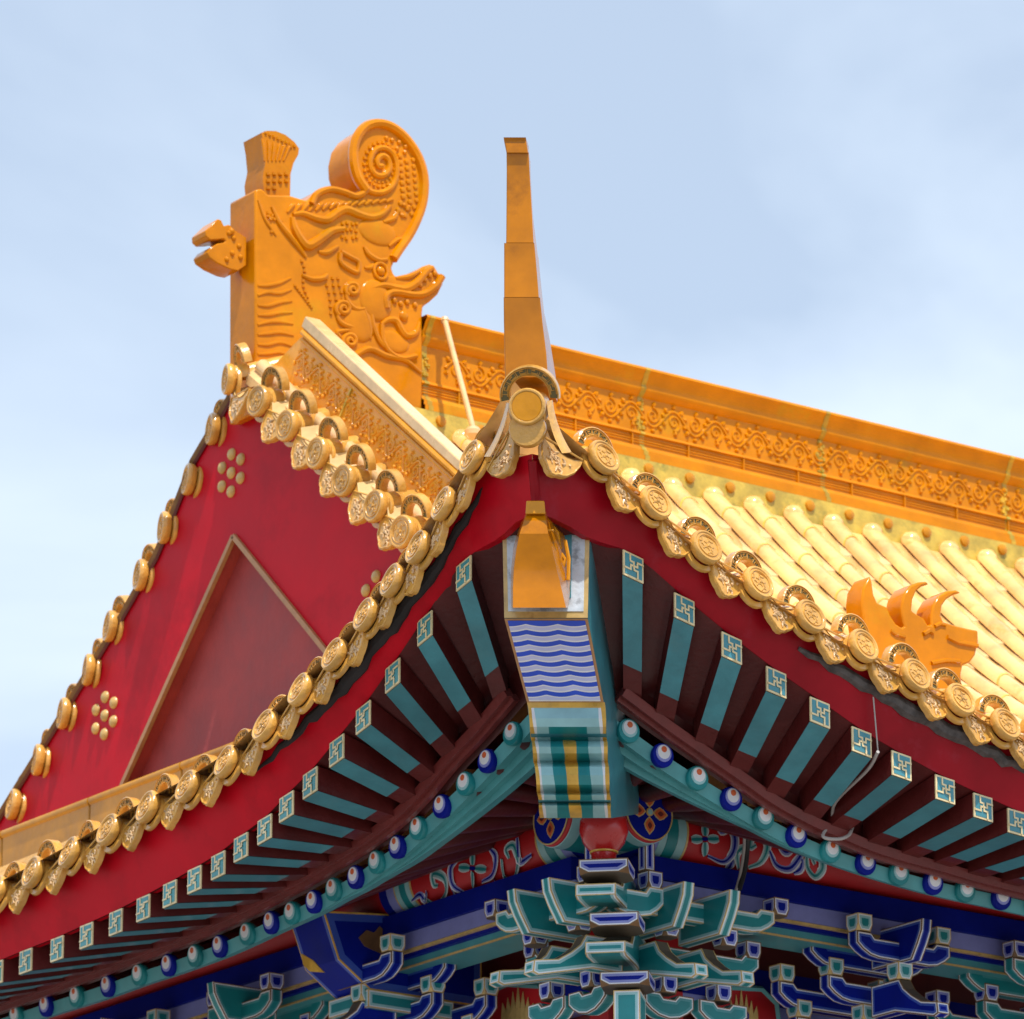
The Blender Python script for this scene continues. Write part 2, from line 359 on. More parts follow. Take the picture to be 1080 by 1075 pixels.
b = MB(); b.tube([cornF+V((.012, .012, -.005)), cornF.lerp(cornT, .5)+V((.006, .006, 0)), cornT+V((.008, .008, -.02))], .018, 8); obj('fascia_corner', b, 'redw', temple)
def bar3(mb, a, c, hw, hz, lat, mi, cut=None):        # box beam from a to c
    d = (c-a); q = lat.normalized()*hw; u = V((0, 0, hz))
    mb.box((a+c)/2, d/2, q, u, mi)
FRET = []
for k_ in range(4):                                   # four bent arms turning about the middle
    q_ = [(0, 0), (0, .32), (-.36, .32), (-.36, .86)]
    for _ in range(k_): q_ = [(-y, x) for x, y in q_]
    FRET += list(zip(q_, q_[1:]))
for side, ee, ii in (('r', re_, ri), ('l', le, li)):
    nrm = V((0, -1, 0)) if side == 'r' else V((-1, 0, 0)); tg = V((1, 0, 0)) if side == 'r' else V((0, -1, 0))
    for k, (e, i) in enumerate(zip(ee, ii)):
        i = i+(e-i)*.05+V((0, 0, HR*1.25))
        e2 = ee[min(k+1, len(ee)-1)]-ee[max(k-1, 0)]
        slope = e2.z/e2.dot(tg)*.42
        T = (tg+V((0, 0, slope))).normalized(); U = V((0, 0, 1))
        b = MB(); i2 = i+V((0, 0, 0))
        r0 = [e+T*HR*a+U*HR*c for a, c in ((-1, -1), (1, -1), (1, 1), (-1, 1))]; r1 = [i2+T*HR*a*.92+U*HR*c for a, c in ((-1, -1), (1, -1), (1, 1), (-1, 1))]
        b.add(r0+r1, [(0, 1, 2, 3), (7, 6, 5, 4), (4, 5, 1, 0), (5, 6, 2, 1), (6, 7, 3, 2), (7, 4, 0, 3)])
        rf = obj('flying_rafter', b, 'maroon', temple)
        d = i-e; b = MB(); lo = [r0[0]-U*.003, r0[1]-U*.003]; f = .73
        hi = [r0[0].lerp(r1[0], f)-U*.003, r0[1].lerp(r1[1], f)-U*.003]
        b.add(lo+hi+[p+U*.001 for p in lo+hi], [(0, 2, 3, 1), (4, 5, 7, 6), (0, 1, 5, 4), (2, 6, 7, 3), (0, 4, 6, 2), (1, 3, 7, 5)])
        obj('painted_underside', b, 'rteal', rf)
        b = MB(); c = e+nrm*.003
        b.box(c, T*HR, U*HR, nrm*.003, 0); b.box(c+nrm*.0035, T*HR*.84, U*HR*.84, nrm*.001, 1)
        for kk, (p, q) in enumerate(FRET):
            p, q = V(p)*HR, V(q)*HR; m_ = (p+q)/2; h_ = (q-p)/2; wl = .0033
            ln = h_.length+wl; dr = h_.normalized(); pr = V((-dr.y, dr.x))
            b.box(c+nrm*(.005+.00025*kk)+T*m_.x+U*m_.y, T*dr.x*ln+U*dr.y*ln, T*pr.x*wl+U*pr.y*wl, nrm*.0012, 0)
        obj('painted_end', b, ['cgold', 'rteal' if side == 'r' else 'teal'], rf)
    # soffit boards above the rafters and the little eave bar at their feet
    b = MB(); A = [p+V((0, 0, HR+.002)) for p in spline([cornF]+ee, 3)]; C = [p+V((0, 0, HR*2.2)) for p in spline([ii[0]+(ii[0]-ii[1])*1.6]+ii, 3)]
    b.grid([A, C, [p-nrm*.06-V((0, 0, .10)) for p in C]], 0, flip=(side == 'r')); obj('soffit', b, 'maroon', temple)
    path = spline([ii[0]+(ii[0]-ii[1])*.5]+ii, 3); b = MB()
    b.tube([p+V((0, 0, .016))+nrm*.03 for p in path], .025, 4, 0, nrm=V((.7, .7, 1))); b.tube([p+V((0, 0, .002)) for p in path], .021, 4, 0, nrm=V((.7, .7, 1)))
    obj('eave_bar', b, 'maroonl', temple)

# ------------------------------------------------------------------ round rafters with painted eyes
RB = [(665, 770), (701, 796), (738, 820), (774, 842), (808, 862), (843, 881), (879, 897), (916, 910), (951, 921), (987, 931), (1021, 939), (1059, 947)]
LB = [(537, 773), (510, 802), (487, 826), (462, 850), (437, 873), (415, 893), (393, 909), (371, 925), (348, 938), (327, 951), (304, 963), (282, 973), (257, 985), (228, 998), (202, 1008), (174, 1018), (143, 1028), (110, 1040), (77, 1051), (45, 1061)]
rb = ext([at(*p, y=YB) for p in RB], 24, 0); lb = ext([at(*p, x=YB) for p in LB], 11, 1)
for side, bb in (('r', rb), ('l', lb)):
    nrm = V((0, -1, 0)) if side == 'r' else V((-1, 0, 0)); tg = V((1, 0, 0)) if side == 'r' else V((0, 1, 0))
    for k, p in enumerate(bb):
        far = V((p.x*.55+.75, 1.35, 0)) if side == 'r' else V((1.35, p.y*.55+.75, 0))
        if k > 6: far = V((p.x, 1.4, 0)) if side == 'r' else V((1.4, p.y, 0))
        far.z = ZK-.76; ax = (p-far).normalized(); ax = (nrm*.75+ax*.25).normalized()
        c = 'tealD' if k % 2 == 0 else 'blue'; c2 = 'tealL' if k % 2 == 0 else 'lav'
        b = MB(); rr = .046; xa = ax.cross(V((0, 0, 1))).normalized(); uz = xa.cross(ax)
        b.lathe([(rr*.9, -.02), (rr, -.006), (rr, .008), (rr*.96, .0115), (0.0005, .012)], p-ax*.02, ax, xa, 24)
        b.tube([p-ax*.03, far], .04, 10, 1)
        rf = obj('round_rafter', b, [c, 'maroon'], temple)
        b = MB()
        for (rad, off, h, mi) in ((.033, .007, .0035, 0), (.0265, .011, .005, 1), (.0115, .021, .0065, 2)):
            cc = p-ax*.0085+uz*off; b.lathe([(rad, -.004), (rad, h), (.0005, h+.0004)], cc, ax, xa, 20, mi)
        obj('painted_eye', b, [c2, 'white', 'ball'], rf)
    # teal filler board behind the rafter heads, with stepped strips
    path = spline([bb[0]+(bb[0]-bb[1])*1.2]+bb, 3); b = MB()
    for off, dz, r_, nn_ in ((.055, -.006, .038, 999), (.125, -.018, .037, 34 if side == 'l' else 22), (.19, -.04, .034, 28 if side == 'l' else 18)):
        m_ = len(path); b.tube([p-nrm*(.055+(off-.055)*max(0, 1-k/nn_))+V((0, 0, -.006+(dz+.006)*max(0, 1-k/nn_))) for k, p in enumerate(path)], r_, 4, 0, nrm=V((.6, .6, 1)))
    obj('filler_board', b, 'teal', temple)
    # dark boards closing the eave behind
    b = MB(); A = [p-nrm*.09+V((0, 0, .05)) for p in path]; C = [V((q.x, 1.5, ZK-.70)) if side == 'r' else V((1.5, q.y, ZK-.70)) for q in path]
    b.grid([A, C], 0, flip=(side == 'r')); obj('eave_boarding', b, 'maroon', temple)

# ------------------------------------------------------------------ purlins with painted frieze
PC, PR, PZ = 1.36, .115, ZP+.093+.112
def cyl(side, px, py, off=0.):                        # pixel -> point on the purlin's round surface
    p = at(px, py, y=PC-PR) if side == 'r' else at(px, py, x=PC-PR)
    sa = max(-.98, min(.98, (p.z-PZ)/PR)); ca = math.sqrt(1-sa*sa); r = PR+off
    d = ray(px, py); base = V((0, 0, PZ+sa*r))
    q = PC-ca*r
    z = base.z
    p2 = at(px, py, y=q) if side == 'r' else at(px, py, x=q)
    return V((p2.x, q, z)) if side == 'r' else V((q, p2.y, z))
def ribbon(mb, pts, w, nrm, mi):
    m = len(pts); rows = []
    for i, p in enumerate(pts):
        t = (pts[min(i+1, m-1)]-pts[max(i-1, 0)]).normalized(); q = V(nrm).cross(t).normalized()
        f = w*(.35+.65*math.sin(math.pi*min(1, max(0, (i+.6)/(m+.2)))))
        rows.append([p-q*f, p+q*f])
    mb.grid(rows, mi)
ZR4 = lambda pts: [(700+x/5.375, 850+y/5.375) for x, y in pts]
ZL5 = lambda pts: [(380+x/5.375, 860+y/5.375) for x, y in pts]
SR = [('lav', [(310, 100), (325, 150), (370, 130), (403, 180), (395, 255), (340, 298), (250, 270)]), ('lav', [(392, 275), (382, 310), (355, 335)]),
      ('tealL', [(425, 330), (420, 260), (470, 230)]), ('tealL', [(480, 330), (555, 305), (588, 235), (560, 175), (505, 170), (490, 235), (525, 225)]),
      ('lav', [(600, 255), (640, 325), (715, 342), (768, 295), (790, 250)]), ('lav', [(645, 205), (690, 262), (740, 240)]), ('lav', [(785, 300), (775, 345), (735, 365)]),
      ('tealL', [(812, 265), (815, 340), (858, 382), (900, 350), (890, 290), (850, 300), (857, 330)])]
SL = [('lav', [(290, 465), (335, 435), (365, 455), (375, 420)]), ('tealL', [(360, 450), (425, 460), (482, 415), (470, 350), (412, 335), (415, 385), (440, 390)]),
      ('lav', [(560, 245), (512, 300), (522, 378), (585, 402)]), ('lav', [(518, 395), (545, 440)]), ('lav', [(735, 195), (765, 235), (750, 312), (688, 350)]), ('lav', [(755, 330), (778, 368)]),
      ('tealL', [(800, 245), (812, 312), (862, 320), (890, 258), (868, 175), (825, 195), (842, 240)]), ('lav', [(888, 130), (900, 245), (970, 215)])]
FL = {'r': [(235, 190)], 'l': [(635, 298)]}
def purlin(side):
    A = V((1, 0, 0)) if side == 'r' else V((0, 1, 0)); B = V((0, 1, 0)) if side == 'r' else V((1, 0, 0))
    end = X1 if side == 'r' else Y1
    c0 = A*1.10+B*PC+V((0, 0, PZ)); c1 = A*end+B*PC+V((0, 0, PZ)); b = MB()
    b.lathe([(.0005, 0), (PR*.93, 0), (PR, .008), (PR, end-1.10)], c0, A, B, 40)
    pu = obj('purlin', b, 'frieze', temple)
    # flower medallion on the crossing end
    b = MB(); n_ = -A; c = c0+n_*.002; uz = V((0, 0, 1)); T = B
    b.lathe([(PR*.94, 0), (PR*.94, .003), (.0005, .0034)], c, n_, T, 32, 0); b.tube([c+n_*.004+(T*math.cos(a)+uz*math.sin(a))*PR*.94 for a in [2*math.pi*k/32 for k in range(33)]], .003, 6, 1)
    for k in range(4):
        a = math.pi/2*k; dr = T*math.cos(a)+uz*math.sin(a); pr = n_.cross(dr)
        for sc_, mi, h in ((1, 2, .004), (.8, 3, .0055), (.4, 4, .007)):
            m_ = c+n_*h+dr*.052; pol = [m_+dr*x*.036*sc_+pr*y*.026*sc_ for x, y in ((-1, 0), (-.6, .6), (-.1, 1), (.4, .75), (1, 0), (.4, -.75), (-.1, -1), (-.6, -.6))]
            b.prism(pol, n_*.001, mi)
    b.lathe([(.016, .004), (.016, .009), (.0005, .0095)], c, n_, T, 16, 2); b.lathe([(.011, .009), (.011, .011), (.0005, .0115)], c, n_, T, 16, 5)
    obj('flower_medallion', b, ['blue', 'gold', 'gold', 'ball', 'maroonl', 'tealL'], pu)
    # banded hoops near the corner, and again beside the beam head
    b = MB(); hoops = [(1.115, .05, 0), (1.165, .10, 1), (1.265, .07, 0), (1.335, .012, 3), (1.347, .133, 4), (1.48, .05, 2), (1.53, .035, 0), (1.565, .05, 1), (1.615, .04, 0), (1.655, .01, 3)]
    if side == 'l': hoops += [(2.50, .01, 3), (2.51, .03, 0), (2.54, .04, 1), (2.58, .03, 0), (2.61, .008, 3), (2.618, .05, 2), (2.668, .05, 4)]
    for s0, wd, mi in hoops:
        if s0 == 2.50: obj('painted_hoops', b, ['tealL', 'tealD', 'lav', 'gold', 'blue'], pu); b = MB()
        b.lathe([(PR, 0), (PR+.003, .001), (PR+.003, wd-.001), (PR, wd)], A*s0+B*PC+V((0, 0, PZ)), A, B, 40, mi)
    obj('painted_hoops', b, ['tealL', 'tealD', 'lav', 'gold', 'blue'], pu)
    b = MB(); names = ['lav', 'tealL', 'white', 'tealD', 'gold', 'blue']
    conv = ZR4 if side == 'r' else ZL5
    reps = [(0, SR)] if side == 'r' else [(0, SL)]
    for _, S in reps:
        for cname, pts in S:
            sp = spline([V((x, y, 0)) for x, y in pts], 5); pts2 = conv([(q.x, q.y) for q in sp])
            for wd, off, mi in ((.021, .004, 2), (.0145, .0052, names.index(cname)), (.0055, .0064, 5 if cname == 'lav' else 3)):
                ribbon(b, [cyl(side, x, y, off) for x, y in pts2], wd, -B, mi)
    for (x, y) in conv(FL[side]):
        for k in range(4):
            a = math.pi/2*k; q = (x+9.5*math.cos(a), y+9.5*math.sin(a)); pts2 = [(x+math.cos(a)*d, y+math.sin(a)*d) for d in (3, 6, 9, 12, 14.5)]
            ribbon(b, [cyl(side, *z, .0066) for z in pts2], .019, -B, 2); ribbon(b, [cyl(side, *z, .0078) for z in pts2], .015, -B, 1); ribbon(b, [cyl(side, *z, .009) for z in pts2], .007, -B, 3)
        ribbon(b, [cyl(side, x+d, y, .0105) for d in (-3, -1, 1, 3)], .008, -B, 5)
    obj('scroll_painting', b, names, pu); b = MB()
    # hanging scallops of the cloud border farther along
    start = 2.35 if side == 'r' else 3.25; k = 0
    while start+k*.13 < end-.3:
        s0 = start+k*.13; mi = (0, 1)[k % 2]; amp = (.03, .05, .02, .045, .028)[k % 5]
        def sc_pts(off, f): return [A*(s0+.13*t)+B*(PC-math.cos(an)*(PR+off))+V((0, 0, PZ+math.sin(an)*(PR+off))) for t in [j/8 for j in range(9)] for an in [-.02-amp*6*f*math.sin(math.pi*t)]]
        ribbon(b, sc_pts(.004, 1), .012, -B, 2); ribbon(b, sc_pts(.0055, 1), .008, -B, mi); k += 1
    obj('cloud_border', b, names, pu)
    # eave beam below: blue face, lavender face, gilt moulding
    b = MB(); z0 = ZP
    s0 = 1.46
    b.box(A*(s0+end)/2+B*(PC+.02)+V((0, 0, z0+.05)), A*(end-s0)/2, B*.115, V((0, 0, .043)), 0)
    b.box(A*(s0+end)/2+B*(PC+.03)+V((0, 0, z0-.027)), A*(end-s0)/2, B*.11, V((0, 0, .032)), 1)
    b.box(A*(s0+end)/2+B*(PC+.035)+V((0, 0, z0-.066)), A*(end-s0)/2, B*.112, V((0, 0, .0055)), 2)
    b.box(A*(s0+end)/2+B*(PC+.045)+V((0, 0, z0-.079)), A*(end-s0)/2, B*.105, V((0, 0, .0075)), 0)
    b.box(A*(s0+end)/2+B*(PC+.055)+V((0, 0, z0-.103)), A*(end-s0)/2, B*.09, V((0, 0, .0165)), 3)
    b.box(A*(s0+end)/2+B*(PC-.033)+V((0, 0, z0-.117)), A*(end-s0)/2, B*.004, V((0, 0, .0035)), 2)
    obj('eave_beam', b, ['blue', 'lav', 'gold', 'teal'], temple)
    # inner beam and the wall panel behind the brackets
    b = MB(); q = 1.80
    b.box(A*(q+end)/2+B*(q+.06)+V((0, 0, z0-.20)), A*(end-q)/2, B*.06, V((0, 0, .07)), 0)
    b.box(A*(q+end)/2+B*(q+.065)+V((0, 0, z0-.295)), A*(end-q)/2, B*.06, V((0, 0, .025)), 1)
    obj('inner_beam', b, ['blue', 'lav'], temple)
    b = MB(); b.box(A*(q+end)/2+B*(q+.20)+V((0, 0, z0-.15)), A*(end-q)/2, B*.06, V((0, 0, .55)), 0); obj('bracket_board', b, 'frieze', temple)
purlin('r'); purlin('l')
b = MB(); b.aab((1.86, 1.86, 0), (X1, Y1, ZK-.9)); b.aab((1.72, 1.72, 0), (2.08, 2.08, ZK-1.6)); b.aab((1.2, 1.2, 0), (X1, Y1, .45))
obj('hall_wall', b, 'wallp', temple)
b = MB(); b.aab((1.66, 1.66, ZK-2.05), (X1, 2.1, ZK-1.80)); b.aab((1.66, 2.1, ZK-2.05), (2.1, Y1, ZK-1.80)); obj('tie_beam', b, 'blue', temple)

# ------------------------------------------------------------------ corner hip beam
def hip(stn):                                         # stations: s, left px, right px, y px -> bottom edge points
    return [(at(l, y, s=s), at(r_, y, s=s)) for s, l, r_, y in stn]
SA, SB, SN = .36, .70, 1.0
st_ = hip([(SA, 530, 622, 558), (SA, 532, 620, 652), (SB, 556, 637, 741)])
b = MB()
nose = [(741, .70), (747, .705), (758, .705), (767, .72), (774, .755), (778, .79), (781, .80), (783, .775), (788, .765), (795, .78), (801, .81), (804, .83), (806, .825), (809, .80), (818, .80), (828, .82), (834, .86), (836.5, .87), (839, .84), (844, .86), (847, .89), (850, .875), (855, .895), (863, .96)]
nose = [(y, s0+(s0-(.70+.26*(y-741)/122))*.8 if 745 < y < 860 else s0) for y, s0 in nose]
def nx(y): t = (y-741)/122; return 556+14*t, 638+7*t
nst = [(at(nx(y)[0], y, s=s), at(nx(y)[1], y, s=s)) for y, s in nose]
und = [(nst[-1][0]+V((.75, .75, .29)), nst[-1][1]+V((.75, .75, .29)))]
chain = st_+nst[1:]+und
tl = chain[0][0].copy(); tr = chain[0][1].copy(); back = V((1.2, 1.2, -.25))
L_ = [p[0] for p in chain]; R_ = [p[1] for p in chain]
bl, br = tl+back, tr+back
und_top = [bl, br]
b.grid([L_, R_], 0)
b.add([bl]+L_, [list(range(len(L_)+1))], 0); b.add([br]+R_, [list(range(len(R_)+1))[::-1]], 0); b.add([tl, tr, br, bl], [(0, 1, 2, 3)], 0)
hipb = obj('corner_beam', b, ['rteal'], temple, sharp=50)
dn = V((-.707, -.707, 0))
def sheet(rows, n_off):                               # lift a sheet off its beam
    return [[p+n_off for p in r] for r in rows]
# weathered front panel around the orange head
q = [st_[0][0], st_[0][1], st_[1][1], st_[1][0]]
def quad(u, v): return q[0].lerp(q[1], u).lerp(q[3].lerp(q[2], u), v)
b = MB()
def rect(u0, u1, v0, v1, h, mi): b.add([quad(u, v)+dn*h for u, v in ((u0, v1), (u1, v1), (u1, v0), (u0, v0))]+[quad(u, v)+dn*(h-.004) for u, v in ((u0, v1), (u1, v1), (u1, v0), (u0, v0))], [(0, 1, 2, 3), (4, 5, 1, 0), (5, 6, 2, 1), (6, 7, 3, 2), (7, 4, 0, 3)], mi)
rect(0, 1, -.1, 1, .004, 0); rect(.05, .95, -.1, .93, .007, 1); rect(.2, .8, -.1, .78, .010, 2)
obj('front_panel', b, ['gold', 'whitew', 'rteal'], hipb)
# blue and white waves on the rising underside
w0, w1 = st_[1], st_[2]; nn = (w1[0]-w0[0]).cross(w0[1]-w0[0]).normalized()
if nn.z > 0: nn = -nn
b = MB(); rows = []; mats_ = []; per = 8
def wq(u, v): return w0[0].lerp(w0[1], u).lerp(w1[0].lerp(w1[1], u), v)
b.add([wq(u, v)+nn*.003 for u, v in ((0, 0), (1, 0), (1, 1), (0, 1))], [(0, 1, 2, 3)], 3)
vb = []
for k in range(per): vb += [((k+0)/per, 0), ((k+.44)/per, 2), ((k+.54)/per, 1), ((k+.86)/per, 2)]
vb.append((1.0, 0)); NU = 36
for i, (v, m_) in enumerate(vb):
    r_ = []
    for j in range(NU+1):
        u = .035+.93*j/NU; sw = abs(math.sin(math.pi*(u*2.6+.35)+math.sin(v*5)*.25))
        vv = .02+.955*v+.028*(sw-.5)*(1 if .02 < v < .98 else 0); r_.append(wq(u, vv)+nn*.005)
    rows.append(r_)
b.grid(rows, lambda i, j: vb[i][1]); obj('wave_panel', b, ['waveb', 'wavel', 'white', 'tan'], hipb)
# scrolled nose: gilt edge, white line, light and deep teal, gilt spine
fr = [0, .05, .085, .25, .42, .585, .75, .915, .95, 1]; mi_ = [0, 1, 2, 3, 0, 3, 2, 1, 0]
b = MB(); rows = [[a.lerp(c, f+(.006*math.sin(i*1.3+j*2.1) if 0 < j < 9 else .007*math.sin(i*1.05)))+dn*.004 for j, f in enumerate(fr)] for i, (a, c) in enumerate(nst)]
def nmi(i, j):
    if i < 1: return 0 if j in (0, 8) else 0
    if i < 3 and j in (3, 4, 5): return 2
    if i < 6 and j == 4: return 3
    return mi_[j]
b.grid(rows, nmi, flip=False); obj('scrolled_nose', b, ['goldb', 'white', 'tealL', 'tealD'], hipb, sharp=30)
# side line
# ------------------------------------------------------------------ orange glazed head capping the beam
lev = [(529, 556, 574, 575, 555), (543, 555, 575, 579, 553), (551, 552, 576.5, 588, 549), (563, 548, 578, 596, 545), (580, 544.5, 582.5, 600.5, 541), (600, 542, 587, 603, 539), (620, 541, 592, 602, 538.5), (641, 541, 597, 599, 539)]
head = thing('beam_figurehead', 'glazed orange animal head cap fixed on the end of the corner beam', 'roof ornament', at(569, 641, s=.36))
b = MB(); rows = []
sf = .10
for i, (y, l, r_, br_, bl_) in enumerate(lev):
    s0 = sf+.02*math.cos(i*1.1)+(.05 if i == 0 else 0)
    mid = at((l+r_)/2, y, s=s0)
    rows.append([at(bl_, y, s=.365), at(l, y, s=s0), at(r_, y, s=s0), at((r_+br_)/2+1, y, s=.27), at(br_, y, s=.365)])
b.grid(rows, 0, flip=True)
b.add(rows[0], [list(range(5))[::-1]], 0); b.add(rows[-1], [list(range(5))], 0)
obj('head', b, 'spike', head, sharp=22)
b = MB()
for pts, r_ in (([(580, 552), (588, 562), (590, 575), (586, 588), (580, 580)], .006), ([(584, 575), (590, 590), (594, 606), (592, 622)], .007), ([(596, 570), (600, 590), (599, 612)], .007), ([(588, 600), (593, 612), (597, 626)], .006), ([(579, 560), (583, 568)], .006), ([(592, 584), (596, 590), (594, 598)], .006)):
    b.tube([at(x, y, s=.265) for x, y in pts], r_, 6)
b.ball(at(589, 578, s=.262), .013)
obj('carved_cheek', b, 'amber', head)
b = MB()
for y in (561, 587, 611): pass
b.prism([at(555.5, 529, s=.115), at(574.5, 529, s=.115), at(575.5, 543, s=.105), at(554.5, 543, s=.105)], dn*.012); b.box(at(576, 560, s=.105), V((.02, -.02, 0)), V((.006, .006, 0)), V((0, 0, .004)))
obj('crest', b, 'amber', head, bevel=.004)

# ------------------------------------------------------------------ gable
b = MB()
RL = [(236, 434), (205, 487), (180, 552), (165, 588), (130, 650), (95, 708), (56, 772), (17, 835), (-22, 898)]
lk = [at(*p, x=GX) for p in RL]
GT = [(272, 423), (302, 449), (334, 478), (362, 507), (395, 534), (424, 561), (455, 590)]
rk = [at(*p, x=GX-.12) for p in GT]; rk = [V((GX, p.y, p.z-.02)) for p in rk]
while lk[-1].z > ZK-.35: lk.append(lk[-1]+(lk[-1]-lk[-3])/2*.9)
while rk[-1].z > ZK-.1: rk.append(rk[-1]+(rk[-1]-rk[-2])*.95)
apx = V((GX, GY+.02, lk[0].z+.16))
poly = [apx]+rk+[V((GX, rk[-1].y, ZK-.35))]+lk[::-1]
APX, LBT = at(248, 566, x=GX), at(106, 836, x=GX); RBT0 = at(346, 656, x=GX)
RBT = APX+(RBT0-APX)*((APX.z-LBT.z)/(APX.z-RBT0.z))
inner = [APX, RBT+V((0, 0, -.06)), LBT+V((0, 0, -.06))]
# board with a triangular opening: split into three strips round the opening
bot = ZK-.35
b = MB()
def strip(outer, a, c):                               # ruled between outer polyline and inner edge a->c
    n = len(outer); innr = [a.lerp(c, i/(n-1)) for i in range(n)]
    b.grid([outer, innr], 0)
strip([apx]+lk, APX, V((GX, inner[2].y-(inner[2].z-bot)*.0, bot))); strip([apx]+rk, APX, V((GX, inner[1].y, bot)))
for f in b.f: pass
gab = obj('gable_board', b, 'red', temple, sharp=60)
b = MB()
b.add([p+V((.06, 0, 0)) for p in (APX+V((0, 0, .25)), inner[1]+V((0, -.4, -.1)), inner[2]+V((0, .4, -.1)))], [(0, 1, 2)], 0); obj('gable_panel', b, 'redm', temple)
b = MB()                                              # deep reveal round the recessed panel and its gilt edge
for p, q_ in ((APX, V((GX, inner[2].y, bot))), (V((GX, inner[1].y, bot)), APX)):
    b.add([p, q_, q_+V((.06, 0, 0)), p+V((.06, 0, 0))], [(0, 1, 2, 3)], 0)
obj('panel_reveal', b, 'redm', gab)
b = MB()
for p, q_ in ((APX, V((GX, inner[2].y, bot))), (APX, V((GX, inner[1].y, bot)))):
    d = (q_-p).normalized(); nn2 = V((0, -d.z, d.y)); nn2 = nn2 if nn2.z < 0 or True else nn2
    b.box((p+q_)/2+V((-.006, 0, 0)), (q_-p)/2, nn2*.011, V((.009, 0, 0)))
obj('gilt_edge', b, 'tan', gab)
b = MB(); edge = [apx]+lk
b.tube([p+V((-.008, .004, .006)) for p in edge], .013, 4, 0); b.tube([p+V((-.008, -.016, -.010)) for p in edge], .008, 4, 1); b.grid([[p+V((-.002, 0, 0)) for p in edge], [p+V((.5, 0, .0)) for p in edge]], 0)
obj('verge_board', b, ['brown', 'maroon'], gab)
def boss(px, py):
    c = at(px, py, x=GX); bb = MB(); bb.lathe([(.027, -.002), (.026, .006), (.020, .013), (.010, .018), (.0005, .019)], c, V((-1, 0, 0)), V((0, 1, 0)), 16)
    obj('gilt_boss', bb, 'nail', gab)
for cx, cy in ((244.5, 499), (111, 755), (397, 629)):
    for k in range(7):
        if k == 6: boss(cx, cy); continue
        c0 = at(cx, cy, x=GX); a = math.pi/6+math.pi/3*k; r_ = .082
        c = c0+V((0, math.cos(a)*r_, math.sin(a)*r_)); bb = MB(); bb.lathe([(.027, -.002), (.026, .006), (.020, .013), (.010, .018), (.0005, .019)], c, V((-1, 0, 0)), V((0, 1, 0)), 16)
        obj('gilt_boss', bb, 'nail', gab)

# ------------------------------------------------------------------ ridge along the foot of the gable
zb = at(100, 840, x=GX-.1).z
fr_ = thing('gable_foot_ridge', 'low brownish yellow glazed ridge along the foot of the red gable', 'roof ridge', (GX-.06, 4.6, zb-.2))
b = MB(); y0 = 1.5
y = y0
while y < Y1-1:
    b.aab((GX-.10, y+.003, zb-.30), (GX-.005, y+.715, zb)); b.tube([V((GX-.09, y+.003, zb-.012)), V((GX-.09, y+.715, zb-.012))], .022, 8); y += .72
obj('glazed_blocks', b, 'amberd', fr_, bevel=.006)

# ------------------------------------------------------------------ hanging ridge down the gable's near slope
hx = GX-.04
cap0, cap1 = at(319, 340, x=hx), at(476, 484, x=hx)
low0 = at(303, 392, x=hx); low1 = at(420, 503, x=hx)
dcap = (cap1-cap0); h_r = .235
hr = thing('hanging_ridge', 'carved ridge with a cream capping sloping down from the dragon beside the gable tiles', 'roof ridge', cap0-V((0, 0, .4)))
dirc = dcap.normalized(); LEN = dcap.length*1.55; nv = V((0, -dirc.z, dirc.y)); nv = nv if nv.z > 0 else -nv
X_ = V((1, 0, 0))
def hpt(s, v, x=0): return cap0+dirc*s+nv*v+X_*x
H = .215
b = MB(); b.prism([hpt(0, -.02), hpt(LEN, -.02), hpt(LEN, .016), hpt(0, .03)], X_*.075); obj('capping', b, 'cream', hr, bevel=.006)
b = MB(); b.prism([hpt(.02, -.02, .004), hpt(LEN, -.02, .004), hpt(LEN, -.065, .018), hpt(.02, -.065, .018)], X_*.06)
b.tube([hpt(.02, -.035, .008), hpt(LEN, -.035, .008)], .014, 8); b.tube([hpt(.02, -.066, .016), hpt(LEN, -.066, .016)], .010, 8)
obj('cornice', b, 'bandL', hr)
b = MB(); b.prism([hpt(.0, -.066, .02), hpt(LEN, -.066, .02), hpt(LEN, -H-.04, .02), hpt(-.12, -H-.04, .02)], X_*.055)
s0 = .03
def vine(mb, o, e1, e2, nrm, per, amp, r, k):         # one period of a running vine with volutes and leaves, in relief
    P = lambda x, z: o+e1*x+e2*z+nrm*.001
    mb.tube([P(per*t/12, amp*math.sin(2*math.pi*t/12)) for t in range(13)], r, 6)
    for sg, x0 in ((1, .25), (-1, .75)):
        q = per*.17; pts = []
        for j in range(18):
            a = -sg*math.pi*.5+sg*j/17*2*math.pi*1.45; rr = q*(1-.82*j/17); pts.append(P(per*x0+math.cos(a)*rr*.95, -sg*amp*.12+math.sin(a)*rr))
        mb.tube(pts, [r*(1.05-.025*j) for j in range(18)], 6)
        for dx, dz, ln, an in ((-.16, .75, .07, 2.2), (.15, .8, .07, .9), (.02, -1.05, .06, -1.2), (-.2, -.35, .05, 3.6), (.22, -.3, .06, -.4), (0, 1.25, .05, 1.6)):
            c = P(per*(x0+dx), sg*dz*amp); d = e1*math.cos(an)+e2*math.sin(an)*sg
            mb.tube([c, c+d*per*ln*.8, c+d*per*ln*1.6], [r*1.3, r*1.7, r*.4], 6)
while s0 < LEN: vine(b, hpt(s0, -.15, .02), dirc, nv, -X_, .155, .042, .0068, 0); s0 += .155
obj('carved_band', b, 'bandL', hr)
b = MB(); b.prism([hpt(.50, -.075, .012), hpt(.508, -.075, .012), hpt(.508, -H-.03, .012), hpt(.50, -H-.03, .012)], X_*.05)
obj('mortar_joint', b, 'moss', hr)
